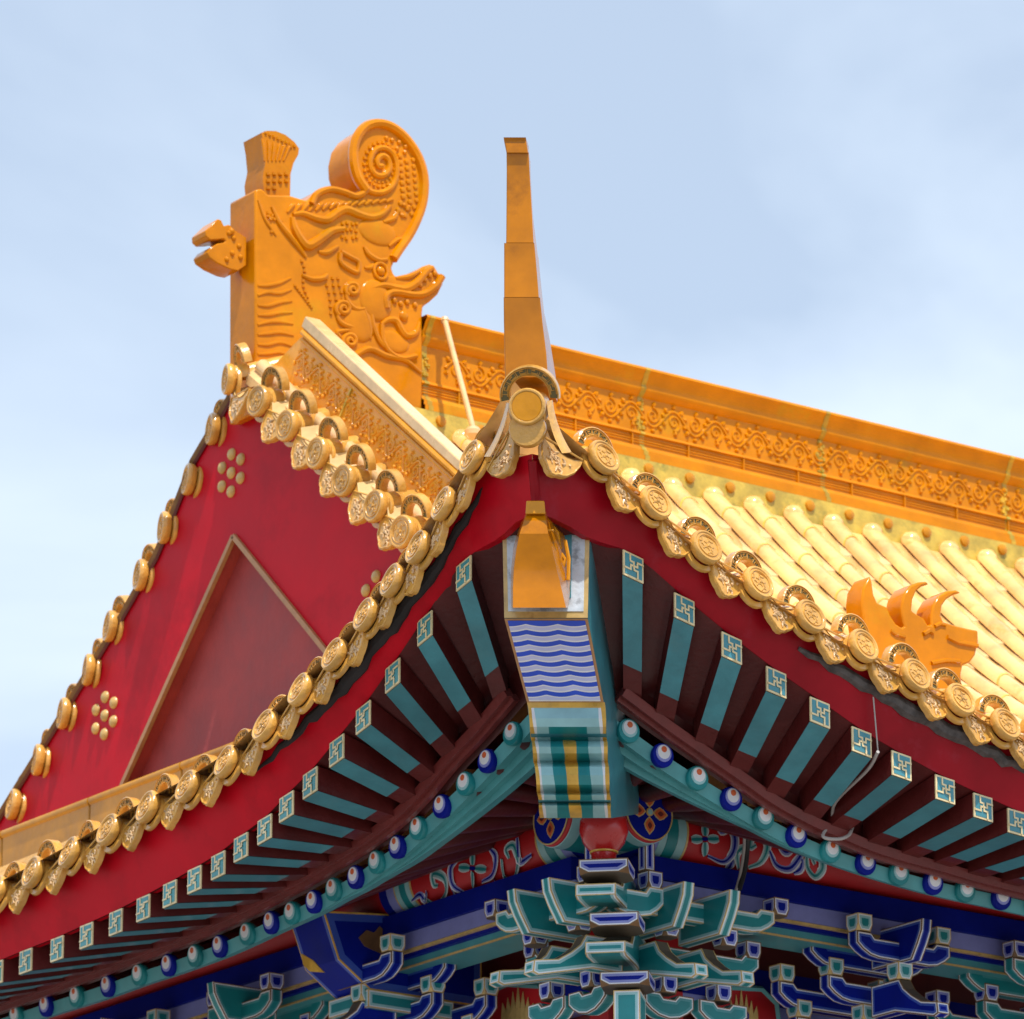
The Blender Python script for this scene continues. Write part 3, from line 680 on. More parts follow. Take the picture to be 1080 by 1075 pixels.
b = MB(); gb = [at(*p, x=GX-.20) for p in [(240, 395)]+GT]; A1 = [V((GX-.11, p.y, p.z+.028)) for p in gb]; A0 = [hpt(-.14+(LEN+.14)*k/(len(gb)-1), -H-.03, 0) for k in range(len(gb))]
b.grid([A0, A1], 0, flip=True); b.grid([A1, [p-V((0, 0, .05)) for p in A1]], 0, flip=True)
b.tube([hpt(-.13, -H-.05, -.02), hpt(LEN, -H-.05, -.02)], .034, 10)
obj('tile_bed', b, 'cream', hr)

# ------------------------------------------------------------------ main ridge
YR = GY-.11
zt = at(640, 379.5, y=YR).z; xs = at(447, 380, y=YR).x
mr_ = thing('main_ridge', 'long orange glazed main ridge with carved scroll band behind the corner spike', 'roof ridge', (3.5, GY, zt-.5))
pr = [(.13, 0), (.135, -.012), (.118, -.03), (.112, -.045), (.096, -.07), (.10, -.085), (.092, -.10), (.075, -.115), (.068, -.12)]
lo_ = [(.068, -.275), (.09, -.285), (.094, -.297), (.08, -.30), (.08, -.35), (.094, -.356), (.10, -.372), (.112, -.378), (.112, -.40), (.122, -.402), (.122, -.425)]
def sweep(mb, pf, x0, x1, mi=0):
    for sg in (-1, 1): mb.grid([[V((x, GY+sg*a, zt+z)) for a, z in pf] for x in (x0, x1)], mi, flip=(sg == 1))
b = MB(); sweep(b, pr, xs, X1); b.add([(xs, GY-.13, zt), (X1, GY-.13, zt), (X1, GY+.13, zt), (xs, GY+.13, zt)], [(0, 1, 2, 3)]); obj('cornice', b, 'band', mr_, sharp=50)
b = MB(); sweep(b, [(.068, -.115), (.068, -.28)], xs, X1)
x = xs+.14; per_ = .235
while x < X1-.3: vine(b, V((x, GY-.068, zt-.197)), V((1, 0, 0)), V((0, 0, 1)), V((0, -1, 0)), per_, .046, .0072, 0); x += per_
obj('carved_band', b, 'band', mr_)
b = MB(); sweep(b, lo_, xs, X1)
for k in range(3): b.tube([V((xs, GY-.082, zt-.312-.012*k)), V((X1, GY-.082, zt-.312-.012*k))], .0035, 6)
x = xs+.2
while x < X1: b.box((x, GY-.083, zt-.32), (.003, 0, 0), (0, .008, 0), (0, 0, .045)); x += .31
obj('base_moulding', b, 'band', mr_, sharp=30)
jx = [at(p, 470, y=YR).x for p in (681, 871, 1064)]; jx = [xs+.03]+jx; jx += [jx[-1]+(jx[-1]-jx[-2])*(k+1) for k in range(3)]
for x in jx:
    if x > X1-.1: continue
    b = MB(); sweep(b, [(a+.002, z) for a, z in pr+lo_], x-.013, x+.013)
    for k in range(14): b.ball((x+random.gauss(0, .010), GY-.069, zt-random.uniform(.13, .27)), random.uniform(.006, .014), 6)
    obj('mossy_joint', b, 'joint', mr_)
b = MB(); sweep(b, [(.118, -.424), (.128, -.428), (.135, -.56)], xs-.4, X1)
for x in [v+.11 for v in ribx if v > 1.0]: b.lathe([(.026, -.004), (.024, .010), (.012, .016), (.0005, .017)], V((x, GY-.131, zt-.468)), V((0, -1, .1)), V((1, 0, 0)), 12, 1)
obj('stud_course', b, ['moss', 'amber'], mr_)

# ------------------------------------------------------------------ dragon on the ridge end
YF, YK = GY-.10, GY+.10
dr = thing('ridge_dragon', 'orange glazed dragon finial with a spiral tail biting the end of the main ridge', 'roof ornament', (at(340, 430, y=GY).x, GY, zt-.55))
Z1 = lambda x, y: (190+x/3.468, 110+y/3.468)
Z3 = lambda x, y: (300+x/5.972, 210+y/5.972)
Z4 = lambda x, y: (300+x/6.719, 120+y/6.719)
Z2 = lambda x, y: (300+x/5.972, 320+y/5.972)
def dpt(p, y=YF): return at(*p, y=y)
out = [(275, 312), (300, 307), (322, 330), (400, 332), (465, 352), (482, 335), (505, 315), (545, 303), (590, 315), (640, 332), (668, 325), (676, 305), (650, 270), (636, 225), (634, 180), (645, 130), (670, 95), (700, 72), (740, 61), (785, 68), (825, 95), (858, 135), (885, 190), (900, 250), (903, 310), (897, 365), (880, 420), (850, 480), (815, 535), (785, 575), (775, 600), (783, 622), (800, 634), (825, 630), (860, 612), (890, 592), (915, 584), (932, 592), (945, 615), (962, 628), (962, 660), (945, 695), (915, 722), (890, 740), (887, 770), (888, 980), (886, 1130), (275, 1130)]
b = MB(); b.prism([dpt(Z1(*p)) for p in out], V((0, .20, 0))); obj('body', b, 'orange', dr, bevel=.010)
rel = MB()
def stroke(conv, pts, r, n=5, flat=.7, taper=True, mb=None):
    r *= 1.3; flat = min(1.1, flat*1.35)
    sp = spline([V((x, y, 0)) for x, y in pts], n); P = [dpt(conv(q.x, q.y), YF-.001) for q in sp]; m = len(P)
    rr = [r*(1 if not taper else .45+.55*math.sin(math.pi*min(1, max(0, (i+1)/(m+1))))) for i in range(m)]
    (mb or rel).tube(P, rr, 8, 0, flat=flat, nrm=V((0, 1, 0)))
def spiral(conv, cx, cy, r0, turns, r, ph=0, mb=None, sq=1.0):
    pts = []
    n = int(turns*10)
    for k in range(n+1):
        a = ph+2*math.pi*turns*k/n; q = r0*(1-.86*k/n); pts.append((cx+math.cos(a)*q*sq, cy+math.sin(a)*q))
    stroke(conv, pts, r, 3, .8, False, mb)
tail = MB()
stroke(Z4, [(575, 545), (515, 450), (488, 330), (500, 200), (560, 105), (650, 70), (755, 95), (855, 175), (940, 300), (982, 430), (986, 560), (960, 690), (895, 840), (815, 960), (770, 1030)], .017, 5, .8, False, tail)
stroke(Z4, [(560, 520), (610, 555), (680, 562), (745, 530), (785, 460), (792, 370), (765, 290), (705, 245), (640, 260), (605, 330), (612, 400), (655, 440), (710, 435), (740, 385), (730, 325), (690, 300), (655, 330), (660, 370), (690, 375)], .011, 5, .9, False, tail)
for k in range(22):
    a = 2*math.pi*k/22; rx, ry = 118, 160
    for f, r_ in ((1, .011), (.82, .008)):
        if -.5 < a < 0 and f == 1: pass
        tail.ball(dpt(Z4(680+math.cos(a)*rx*f, 360+math.sin(a)*ry*f*.98)), r_, 6)
for k in range(14):
    a = 2*math.pi*k/14; tail.ball(dpt(Z4(690+math.cos(a)*62, 360+math.sin(a)*85)), .006, 6)
for i in range(9):
    for j in range(3):
        x = 815+i*4+j*48-(max(0, i-6)*22); y = 300+i*48+j*14+(24 if j % 2 else 0)
        tail.ball(dpt(Z4(x, y)), .0145-.001*j, 8, (1, .8, 1))
for p in ((795, 250), (850, 275), (760, 190), (810, 205), (855, 235), (720, 175), (845, 650), (880, 665), (830, 720)): tail.ball(dpt(Z4(*p)), .012, 8)
obj('spiral_tail', tail, 'orange', dr)
stroke(Z4, [(190, 640), (228, 572), (320, 537), (420, 557), (500, 585), (560, 562), (585, 528)], .012, 5, .8, False)
stroke(Z4, [(60, 715), (130, 708), (220, 742), (300, 752), (370, 705), (435, 680), (520, 712), (610, 735), (690, 712), (750, 655)], .016)
stroke(Z4, [(55, 735), (75, 825), (150, 935), (230, 905), (330, 835), (420, 815)], .018); stroke(Z4, [(240, 980), (300, 985), (380, 940)], .010)
for k in range(15): x = 20+k*50; stroke(Z4, [(x, 700-max(0, k-2)*6), (x+34, 655-max(0, k-3)*4), (x+52, 640-k*2)], .007)
for k in range(12): rel.ball(dpt(Z4(410+(k % 4)*34+random.uniform(-8, 8), 775+(k//4)*52+random.uniform(-8, 8))), .011, 6)
stroke(Z4, [(700, 770), (770, 745), (800, 700)], .010); stroke(Z4, [(740, 940), (790, 900), (830, 885)], .009)
for k in range(10): rel.ball(dpt(Z1(330+random.uniform(-10, 40), 380+random.uniform(-8, 90))), .010, 6)
stroke(Z1, [(335, 375), (360, 430), (390, 470), (430, 520), (460, 560)], .011)
stroke(Z3, [(355, 335), (420, 370), (465, 400), (458, 462), (400, 440), (352, 400), (350, 340)], .009, 5, .8, False)
stroke(Z3, [(500, 300), (530, 350), (590, 385), (650, 380)], .011); stroke(Z3, [(505, 435), (540, 432), (560, 410)], .008)
def bulge(conv, x, y, rx, ry, d=.4):
    rel.ball(dpt(conv(x, y)), 1, 20, (rx, min(rx, ry)*.16, ry))
for a_ in ((Z3, 575, 640, .085, .095), (Z3, 730, 535, .10, .030), (Z3, 470, 790, .08, .08), (Z3, 690, 900, .08, .05), (Z4, 660, 840, .10, .06)): bulge(*a_)
eye = MB(); c_ = dpt(Z3(603, 456))
eye.tube([c_+V((math.cos(a)*.034, -.002, math.sin(a)*.036)) for a in [2*math.pi*k/20 for k in range(21)]], .009, 8); eye.ball(c_, .022, 12, (1, .9, 1)); obj('eye', eye, 'orange', dr)
stroke(Z3, [(540, 565), (620, 545), (700, 562), (760, 568), (830, 528), (895, 455), (935, 432)], .016); stroke(Z3, [(700, 500), (780, 490), (850, 455)], .010)
for p in ((880, 505), (912, 480), (945, 470), (850, 540), (690, 640), (730, 660), (770, 650), (820, 668)): stroke(Z3, [(p[0], p[1]-14), (p[0]+3, p[1]+18)], .010)
stroke(Z3, [(640, 690), (632, 630), (660, 595), (720, 590), (800, 605), (880, 598), (950, 550), (990, 490)], .0135, 5, .9, False)
stroke(Z3, [(610, 790), (650, 762), (700, 768), (735, 830), (770, 862), (825, 845), (850, 780)], .014); stroke(Z3, [(610, 790), (618, 890), (660, 965), (740, 1005), (830, 990)], .010, 5, .8, False)
rel.ball(dpt(Z3(750, 738)), .024, 10, (1, .6, 1.1)); stroke(Z3, [(545, 700), (560, 800), (600, 900), (660, 960)], .010); stroke(Z3, [(500, 690), (530, 790), (540, 880)], .009)
for cx, cy, r_ in ((428, 572, 48), (370, 692, 52), (412, 895, 50)): spiral(Z3, cx, cy, r_, 1.7, .009, 2.2)
stroke(Z3, [(380, 560), (400, 650), (450, 695), (510, 690)], .010); stroke(Z3, [(325, 690), (345, 770), (410, 805), (480, 805)], .010); stroke(Z3, [(360, 880), (330, 840), (420, 825)], .009)
stroke(Z3, [(110, 480), (170, 505), (240, 500), (270, 475)], .011)
for k in range(16): rel.ball(dpt(Z3(265+(k % 3)*38+random.uniform(-6, 6)+(k//3)*6, 500+(k//3)*44)), .0105, 6)
for k in range(9): rel.ball(dpt(Z3(108+math.sin(k)*10+k*4, 390+k*32)), .0105, 6); rel.ball(dpt(Z3(65+k*13, 545+k*17)), .009, 6)
for k in range(9): y = 655+k*36; stroke(Z1, [(284, y+8), (320, y+random.uniform(-4, 12)), (365, y-6+random.uniform(-4, 8)), (405+k*2, y-20+k*6)], .0065, 4, .6)
stroke(Z1, [(285, 350), (310, 420), (350, 480)], .006)
stroke(Z2, [(330, 345), (430, 335), (530, 288), (640, 332), (760, 362), (860, 440)], .012)
obj('relief_carving', rel, 'orange', dr)
# fan shaped hilt on top and the small head at the back
b = MB(); b.prism([dpt(Z1(*p), YF+.03) for p in ((308, 340), (302, 265), (312, 215), (306, 150), (298, 104), (318, 97), (350, 98), (385, 112), (418, 138), (435, 162), (432, 185), (415, 215), (404, 255), (402, 340))], V((0, .14, 0)))
for k in range(6): stroke(Z1, [(322+k*14, 200), (318+k*19, 150), (312+k*22, 118+k*7)], .005, 4, .8, True, b)
for p in b.v[28:]: p.y += .03
for k in range(8): b.ball(dpt(Z1(312+k*15, 105+k*7), YF+.03), .0095, 6)
bb2 = MB()
for k in range(10): bb2.ball(dpt(Z1(322+(k % 4)*22, 255+(k//4)*26), YF+.028), .012, 6)
b.add(bb2.v, bb2.f, 0); obj('fan_hilt', b, 'orange', dr, bevel=.006)
b = MB(); yh = YF+.045
b.prism([dpt(Z1(243-(243-p[0])*.80, p[1]), yh) for p in ((56, 462), (88, 437), (112, 419), (128, 424), (140, 445), (165, 440), (190, 462), (243, 488), (243, 590), (205, 610), (170, 604), (110, 582), (72, 560), (63, 542), (80, 524), (112, 509), (140, 506), (150, 499), (138, 492), (110, 495), (76, 496), (57, 482))], V((0, .11, 0)))
for p in ((178, 472), (195, 490), (215, 520), (190, 545), (170, 568), (220, 560)): b.ball(dpt(Z1(*p), yh), .013, 8)
b.ball(dpt(Z1(186, 466), yh), .017, 8); obj('small_head', b, 'orange', dr, bevel=.007)

# ------------------------------------------------------------------ corner spike
sp_ = thing('corner_spike', 'tall tapering orange glazed spike rising upright from the eave corner', 'roof ornament', at(556, 395, s=.05))
S0 = .02
levs = [[(145, 531, 554.5, 557.6), (149, 531.5, 555, 557.8), (161, 534, 557, 559)], [(161, 534, 557.5, 559.5), (180, 534.2, 558.5, 560), (215, 534, 560.5, 562), (256, 533.6, 562.7, 567.5)],
        [(256.5, 531.5, 563.5, 568), (285, 531.5, 566, 571), (313.5, 531.5, 568.2, 574.5)], [(314, 531, 569.5, 575), (340, 531.2, 572, 580.5), (372, 532, 576, 586), (398, 532.5, 578, 588)]]
for li_, lv in enumerate(levs):
    b = MB(); rows = []
    for y, l, r_, rb_ in lv:
        d_ = .09+max(0, (y-180))/220*.19; s0 = S0+.012*math.sin((y-lv[0][0])/max(1, lv[-1][0]-lv[0][0])*math.pi)+(.0 if li_ != 0 else -.01)-(.03*(260-y)/115 if y < 260 else 0)
        a, c = at(l, y, s=s0), at(r_, y, s=s0); e = at(rb_, y, s=s0+d_); f_ = a+(e-c)*V((1, 1, 1)).dot(V((0, 0, 0))) if False else a+V((d_*.707, d_*.707, e.z-c.z))-V((0, 0, 0))
        e = V((e.x, e.y, c.z)); f_.z = a.z
        rows.append([a, c, e, f_])
    b.grid(rows, 0, True, flip=True); b.add(rows[0], [(0, 1, 2, 3)]); b.add(rows[-1], [(3, 2, 1, 0)])
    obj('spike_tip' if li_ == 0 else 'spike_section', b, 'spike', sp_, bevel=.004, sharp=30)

# ------------------------------------------------------------------ eave tiles
def fret(mb, c, r0, r1, Zc, Yc, n, mi):                    # Greek key wound along an arc
    r0, r1 = r0+.004, r1-.004
    def P(a, q): return c+V((math.cos(a)*(r0+(r1-r0)*q), 0, 0))+Zc*math.sin(a)*(r0+(r1-r0)*q)+Yc*.001
    st = math.pi*.94/n
    for k in range(n):
        a = math.pi*.03+st*k; key = [(0, 0), (0, 1), (.86, 1), (.86, .22), (.32, .22), (.32, .66), (.6, .66)]
        mb.tube([P(a+st*u, v) for u, v in key], .0022, 4, mi)
    mb.tube([P(math.pi*k/16, 0) for k in range(17)], .002, 4, mi); mb.tube([P(math.pi*k/16, 1.02) for k in range(17)], .0026, 4, mi)
def round_tile(name, label, plain=False, blen=.24, pitch=.34, group=None):
    root = thing(name, label, 'roof tile', (0, 0, 0), group); Y = V((0, 1, 0)); X = V((1, 0, 0))
    b = MB(); r_ = .067
    b.lathe([(.044, -.03), (.060, -.022), (.066, -.012), (r_, 0), (.0655, .008), (.061, .013), (.056, .013), (.052, .009), (.0005, .009)], V((0, 0, 0)), Y, X, 28)
    b.lathe([(.05, -.05), (.069, -.046), (.071, -.038), (.069, -.03), (.05, -.028)], V((0, 0, -.012)), Y, X, 28)
    d = V((0, -1, pitch)).normalized(); rows = []
    for s in (0, .06, .062, blen): rows.append([V((math.cos(a)*(.054 if s < .061 else .05), -.015, math.sin(a)*(.054 if s < .061 else .05)+.004))+d*s for a in [math.pi*(-.08+1.16*j/12) for j in range(13)]])
    b.grid(rows, 0); obj('round_end', b, 'tile', root, off=V())
    if plain: b = MB(); b.lathe([(.052, .006), (.052, .0115), (.0005, .012)], V(), Y, X, 28); obj('disc_face', b, 'amber', root, off=V())
    b = MB()
    if not plain:
        b.lathe([(.046, .008), (.044, .013), (.042, .008)], V(), Y, X, 28)
        for k in range(9):
            a = k*2.4; q = .007+.0035*k; c = V((math.cos(a)*q, .0095, math.sin(a)*q)); t = V((math.cos(a+1.9), 0, math.sin(a+1.9))); u = V((-t.z, 0, t.x))
            b.tube([c-t*.009, c+u*.005, c+t*.009, c+t*.012-u*.006], .0027, 5)
        b.ball((0, .009, 0), .006, 8)
        obj('embossed_face', b, 'emboss', root, off=V())
    b = MB(); Zc, Yc = V((0, .29, .957)), V((0, .957, -.29)); n = 22
    r0, r1 = (.070, .106) if plain else (.046, .082); c = Yc*-.07+Zc*(.03 if plain else .056)
    rows = []
    for k in range(n+1):
        a = math.pi*(k/n*1.1-.05); ca, sa = math.cos(a), math.sin(a)
        rows.append([c+V((ca*q, 0, 0))+Zc*(sa*q)+Yc*y for q, y in ((r0, 0), (r0+.003, .004), (r0+.005, -.001), (r1-.006, -.001), (r1-.004, .006), (r1, .003), (r1+.001, -.03), (r0, -.03))])
    b.grid(rows, lambda i, j: 1 if j == 2 else 0, True, flip=True); b.add(rows[0], [list(range(8))], 0); b.add(rows[-1], [list(range(8))[::-1]], 0)
    fret(b, c, r0+.003, r1-.004, Zc, Yc, 6, 0)
    obj('fret_collar', b, ['tile', 'olive'], root, off=V(), sharp=30)
    return root
def drip_tile(label, group=None):
    root = thing('drip_tile', label, 'roof tile', (0, 0, 0), group)
    ol = [(-.086, .040), (-.055, .016), (-.025, .003), (0, 0), (.025, .003), (.055, .016), (.086, .040), (.088, .005), (.080, -.035), (.060, -.070), (.045, -.083), (.030, -.090), (.018, -.102), (0, -.108), (-.018, -.102), (-.030, -.090), (-.045, -.083), (-.060, -.070), (-.080, -.035), (-.088, .005)]
    tl_ = R(10); Y = V((0, math.cos(tl_), math.sin(tl_))); Z = V((0, -math.sin(tl_), math.cos(tl_)))
    b = MB(); b.prism([V((x, 0, 0))+Z*z for x, z in ol], -Y*.020)
    me = b
    # raised rim and concave pan running back under the tiles
    rim = [V((x*.95, 0, 0))+Z*(z*.94+.001)+Y*.001 for x, z in ol[7:]+[ol[0]]]; b.tube([rim[-1]]+rim[:-1], .0045, 5)
    d = V((0, -1, .32)).normalized(); rows = [[V((x, 0, 0))+Z*(z+.002)+d*s for x, z in ol[:7]] for s in (-.004, .085)]; pn_ = MB(); pn_.grid(rows, 0, flip=True); obj('pan', pn_, 'bed', root, off=V())
    obj('pendant_plate', b, 'tile', root, off=V(), bevel=.003)
    b = MB()
    for k in range(11):
        x = random.uniform(-.052, .052); z = random.uniform(-.072, -.012); a = random.uniform(0, 6.3); t = V((math.cos(a), 0, 0))+Z*math.sin(a); u = V((-math.sin(a), 0, 0))+Z*math.cos(a); c = V((x, 0, 0))+Z*z+Y*.0015
        b.tube([c-t*.013, c+u*.006, c+t*.008, c+t*.015-u*.007], [.0035, .005, .0045, .0025], 5)
    for k in range(5): b.ball(V((-.05+.025*k, 0, 0))+Z*(-.02-.016*(2-abs(k-2)))+Y*.002, .0055, 6)
    obj('raised_relief', b, 'relief', root, off=V())
    return root
rt0 = round_tile('round_tile', ''); dt0 = drip_tile('')
used = {'r': False, 'd': False}
def frame(p, n, t):                                   # columns: along, outward, up
    n = V(n).normalized(); z = n.cross(V(t)).normalized()
    z = z if z.z > 0 else -z
    n = (n-z*n.dot(z)).normalized(); x = n.cross(z)
    m = M((x, n, z)).transposed().to_4x4(); m.translation = p; return m
def put(kind, mw, label, group):
    mw = mw @ M.Rotation(random.gauss(0, .03), 4, 'X') @ M.Rotation(random.gauss(0, .035), 4, 'Z') @ M.Rotation(random.uniform(-.12, .12), 4, 'Y') if kind == 'r' else mw @ M.Rotation(random.gauss(0, .035), 4, 'X') @ M.Rotation(random.gauss(0, .03), 4, 'Y')
    src = rt0 if kind == 'r' else dt0
    if not used[kind]: used[kind] = True; src.matrix_world = mw; src['label'] = label; src['group'] = group; return src
    c = copy_thing(src, mw, label); c['group'] = group; return c
TS = M.Scale(1.02, 4)
def eave_run(pts, n, where, group, first_drip=None, tw=.5):
    m = len(pts)
    for k, p in enumerate(pts):
        t = pts[min(k+1, m-1)]-pts[max(k-1, 0)]; h_ = V((t.x, t.y, 0)).normalized(); sl_ = t.z/V((t.x, t.y, 0)).length
        nk = n(k) if callable(n) else V(n)
        put('r', frame(p, nk, h_+V((0, 0, sl_*tw))) @ TS, f'{ORD[min(k,19)]} round disc tile {where}', 'round tiles '+group)
        if k+1 < m:
            q = (p+pts[k+1])/2; t2 = pts[k+1]-p
            put('d', frame(q-V((0, 0, .022))-V((nk.x, nk.y, 0)).normalized()*.022, V((nk.x, nk.y, 0)), t2) @ TS, f'{ORD[min(k,19)]} pointed drip tile {where}', 'drip tiles '+group)
eave_run(rd[:15], (.12, -1, .32), 'from the corner spike along the eave below the tiled slope', 'along the eave below the tiled slope')
eave_run(ld[:18], (-1, .13, .34), 'from the corner spike along the eave under the red gable', 'along the eave under the red gable')
for pt, nn_, tt, lab, grp in ((at(592, 478, y=.02)+V((0, 0, 0)), (-.1, -1, 0), (1, 0, -.55), 'drip tile tucked beside the corner spike on the tiled slope eave', 'drip tiles along the eave below the tiled slope'), (at(528, 478, x=.02), (-1, -.1, 0), (0, 1, -.7), 'drip tile tucked beside the corner spike on the gable side eave', 'drip tiles along the eave under the red gable')):
    put('d', frame(pt, nn_, tt), lab, grp)
# tiles down the near slope of the gable
gt = [at(*p, x=GX-.19) for p in GT]
eave_run(gt, (-1, 0, 0), 'down from the dragon beside the carved sloping ridge', 'down the gable slope beside the carved ridge', tw=.35)
put('d', frame(at(252, 420, x=GX-.16), (-1, .2, 0), (0, 1, .3)), 'topmost drip tile under the foot of the dragon', 'drip tiles down the gable slope beside the carved ridge')
put('r', frame(at(240, 400, x=GX-.16), (-1, .35, 0), (0, 1, 0)), 'topmost round disc tile under the back of the dragon', 'round tiles down the gable slope beside the carved ridge')
# tiles on the far slope of the gable, seen almost edge on against the sky
GL = [(212, 452), (187, 505), (161, 556), (136, 606), (104, 660), (81, 706), (55, 752), (28, 801), (2, 848)]
for k, p in enumerate(GL):
    q = at(*p, x=GX-.06)
    put('r', frame(q+V((.04, -.02, .0)), (-.93, .36, .05), (.36, .93, -.6)) @ M.Scale(1.05, 4), f'{ORD[k]} disc tile down from the dragon on the gable edge against the sky', 'round tiles on the gable edge against the sky')

# corner disc below the spike
ct = round_tile('corner_tile', 'plain gold disc tile and fret collar directly below the corner spike', True, .2, .2)
ct.matrix_world = frame(at(556, 429, s=-.06), (-.707, -.707, -.16), (.707, -.707, 0))
b = MB(); b.lathe([(.0005, .0), (.062, .0), (.066, -.01), (.066, -.04), (.05, -.05)], V((.004, -.005, -.075)), V((0, 1, 0)), V((1, 0, 0)), 28); obj('lower_disc', b, 'tile', ct, off=V())
for sg in (-1, 1):
    b = MB(); rows = []
    for k in range(8):
        t = k/7; x = sg*(.072+.05*t*t+(.02*t if sg > 0 else 0)); z = .02-.19*t; rows.append([V((x-sg*.004, -.02+.01*t, z)), V((x+sg*(.010+.014*t), -.05, z+.008)), V((x+sg*(.010+.014*t), -.065, z+.008)), V((x-sg*.004, -.035+.01*t, z))])
    b.grid(rows, 0, True); obj('side_flange', b, 'tile', ct, off=V())

# ------------------------------------------------------------------ horned ridge beast on the right hand slope
YQ = .42
bz = thing('roof_beast', 'flat orange horned beast ornament standing among the roof tiles', 'roof ornament', at(965, 720, y=YQ))
ZB = lambda x, y: (880+x/5.375, 590+y/5.375)
ol = [(180, 420), (165, 330), (155, 240), (165, 160), (205, 92), (215, 130), (225, 200), (245, 245), (300, 270), (320, 320), (350, 365), (385, 388), (402, 382), (385, 330), (380, 265), (395, 200), (430, 150), (480, 128), (520, 124), (540, 140), (500, 152), (465, 180), (445, 230), (440, 290), (470, 312), (510, 335), (530, 372), (552, 374), (548, 320), (560, 260), (590, 210), (640, 178), (690, 172), (722, 188), (680, 200), (640, 225), (612, 265), (606, 320), (620, 352), (680, 372), (760, 392), (816, 402), (818, 470), (800, 545), (770, 585), (730, 600), (720, 650), (730, 860), (300, 800), (230, 560)]
b = MB(); b.prism([at(*ZB(*p), y=YQ) for p in ol], V((0, .10, 0))); obj('body', b, 'orange', bz, bevel=.008)
b = MB()
for pts, r_ in (([(640, 440), (700, 470), (810, 490)], .010), ([(320, 405), (345, 425), (400, 440)], .008), ([(505, 425), (540, 405), (560, 420)], .010), ([(550, 590), (630, 575), (715, 580)], .009), ([(570, 380), (600, 365), (630, 372)], .008)):
    b = MB(); b.tube([at(*ZB(*p), y=YQ-.001) for p in pts], r_, 6, 0); obj('carved_crease', b, 'orange', bz)

# ------------------------------------------------------------------ brackets: painted blocks, arms, beaks
def blk(mb, c, t, n, w=.036, h=.034):                # block with chamfered foot
    u = V((0, 0, 1)); t, n = V(t), V(n)
    if t.cross(n).z < 0: t = -t
    D = [(1, 0), (0, 1), (-1, 0), (0, -1)]; P = lambda a, d, z: c+t*a*w+n*d*w+u*z*h
    vs = []; fs = []; mi = []
    for k in range(4):
        (ox, oy), (sx, sy) = D[k], D[(k+1) % 4]
        f = [P(ox+sx*q, oy+sy*q, z) for q, z in ((-1, -.25), (-.62, -1), (.62, -1), (1, -.25), (1, 1), (-1, 1))]
        o = len(vs); vs += f; fs.append(tuple(range(o, o+6))); mi.append(0)
    for k in range(4):
        o, q = k*6, ((k+1) % 4)*6; fs.append((o+3, o+2, q+1)); mi.append(1)
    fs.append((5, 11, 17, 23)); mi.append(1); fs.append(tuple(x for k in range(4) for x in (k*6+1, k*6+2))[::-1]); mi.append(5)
    mb.add(vs, fs, mi)
def painted(mb, pts, t, dark=(), ring=()):                              # caps get ringed borders, the edge strip gets stripes along it
    pts = [V(p) for p in pts]; t = V(t); n = len(pts); nr = V((0, 0, 0))
    for i in range(n): nr += pts[i].cross(pts[(i+1) % n])
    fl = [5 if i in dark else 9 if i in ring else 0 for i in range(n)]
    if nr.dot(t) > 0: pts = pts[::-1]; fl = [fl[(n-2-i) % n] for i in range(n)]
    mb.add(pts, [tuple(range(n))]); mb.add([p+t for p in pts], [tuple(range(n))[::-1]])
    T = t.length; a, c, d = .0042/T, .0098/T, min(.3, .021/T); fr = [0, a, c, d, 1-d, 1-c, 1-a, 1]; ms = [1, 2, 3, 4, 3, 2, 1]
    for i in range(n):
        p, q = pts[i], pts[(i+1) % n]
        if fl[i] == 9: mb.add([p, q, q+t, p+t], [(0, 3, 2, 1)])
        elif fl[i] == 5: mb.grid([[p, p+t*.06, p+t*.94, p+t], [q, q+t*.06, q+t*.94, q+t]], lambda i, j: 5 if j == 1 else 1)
        else: mb.grid([[p+t*f for f in fr], [q+t*f for f in fr]], lambda i, j: ms[j])
def arm(mb, c, t, n, half, h=.095, wd=.030, one=0):
    u = V((0, 0, 1)); t, n = V(t), V(n)
    cv = [(1, 0), (.99, -.35), (.93, -.62), (.82, -.85), (.68, -1)]
    ol = []
    tw = .46
    pt = [(half, h/2-.0), (half, -h*.0)]
    R_ = [(half, .5*h), (half, .02*h), (half-.028, -.22*h), (half-.065, -.42*h), (half-.11, -.5*h)]
    T_ = [(half-.07, .5*h), (half-.088, .30*h)]
    right = R_; left = [(-x, z) for x, z in R_[::-1]]
    if one > 0: left = [(-.2, -.5*h), (-.2, .30*h)]; topl = []
    else: topl = [(-x, z) for x, z in T_]
    if one < 0: right = [(0, .30*h), (0, -.5*h)]; T_ = []
    pol = [c+t*x+u*z-n*wd for x, z in (right+left+topl+T_[::-1])]
    painted(mb, pol, n*wd*2)
def beak(mb, c, t, n, ln=.25, wd=.030, drop=.15):
    u = V((0, 0, 1)); t, n = V(t), V(n)
    pr_ = [(-.14, .04), (.03, .04), (.055, 0), (.10, -.035), (.16, -.07), (ln-.015, -.085), (ln, -.088), (ln+.006, -.134), (ln-.02, -.142), (.0, -.085), (-.14, -.085)]
    painted(mb, [c+n*x+u*z-t*wd for x, z in pr_], t*wd*2, (1, 2, 3, 4, 5), (6,))
def nosep(mb, c, t, n, ln=.17, wd=.026, h=.15):
    u = V((0, 0, 1)); t, n = V(t), V(n)
    pr_ = [(-.14, h*.5), (ln, h*.5), (ln-.006, h*.2), (ln-.03, -h*.1), (ln-.07, -h*.5), (-.14, -h*.5)]
    painted(mb, [c+n*x+u*z-t*wd for x, z in pr_], t*wd*2)
RG = [{'min': .00035, 'inner': 4}, (.0038, 1), (.0048, 2), (.0098, 3)]
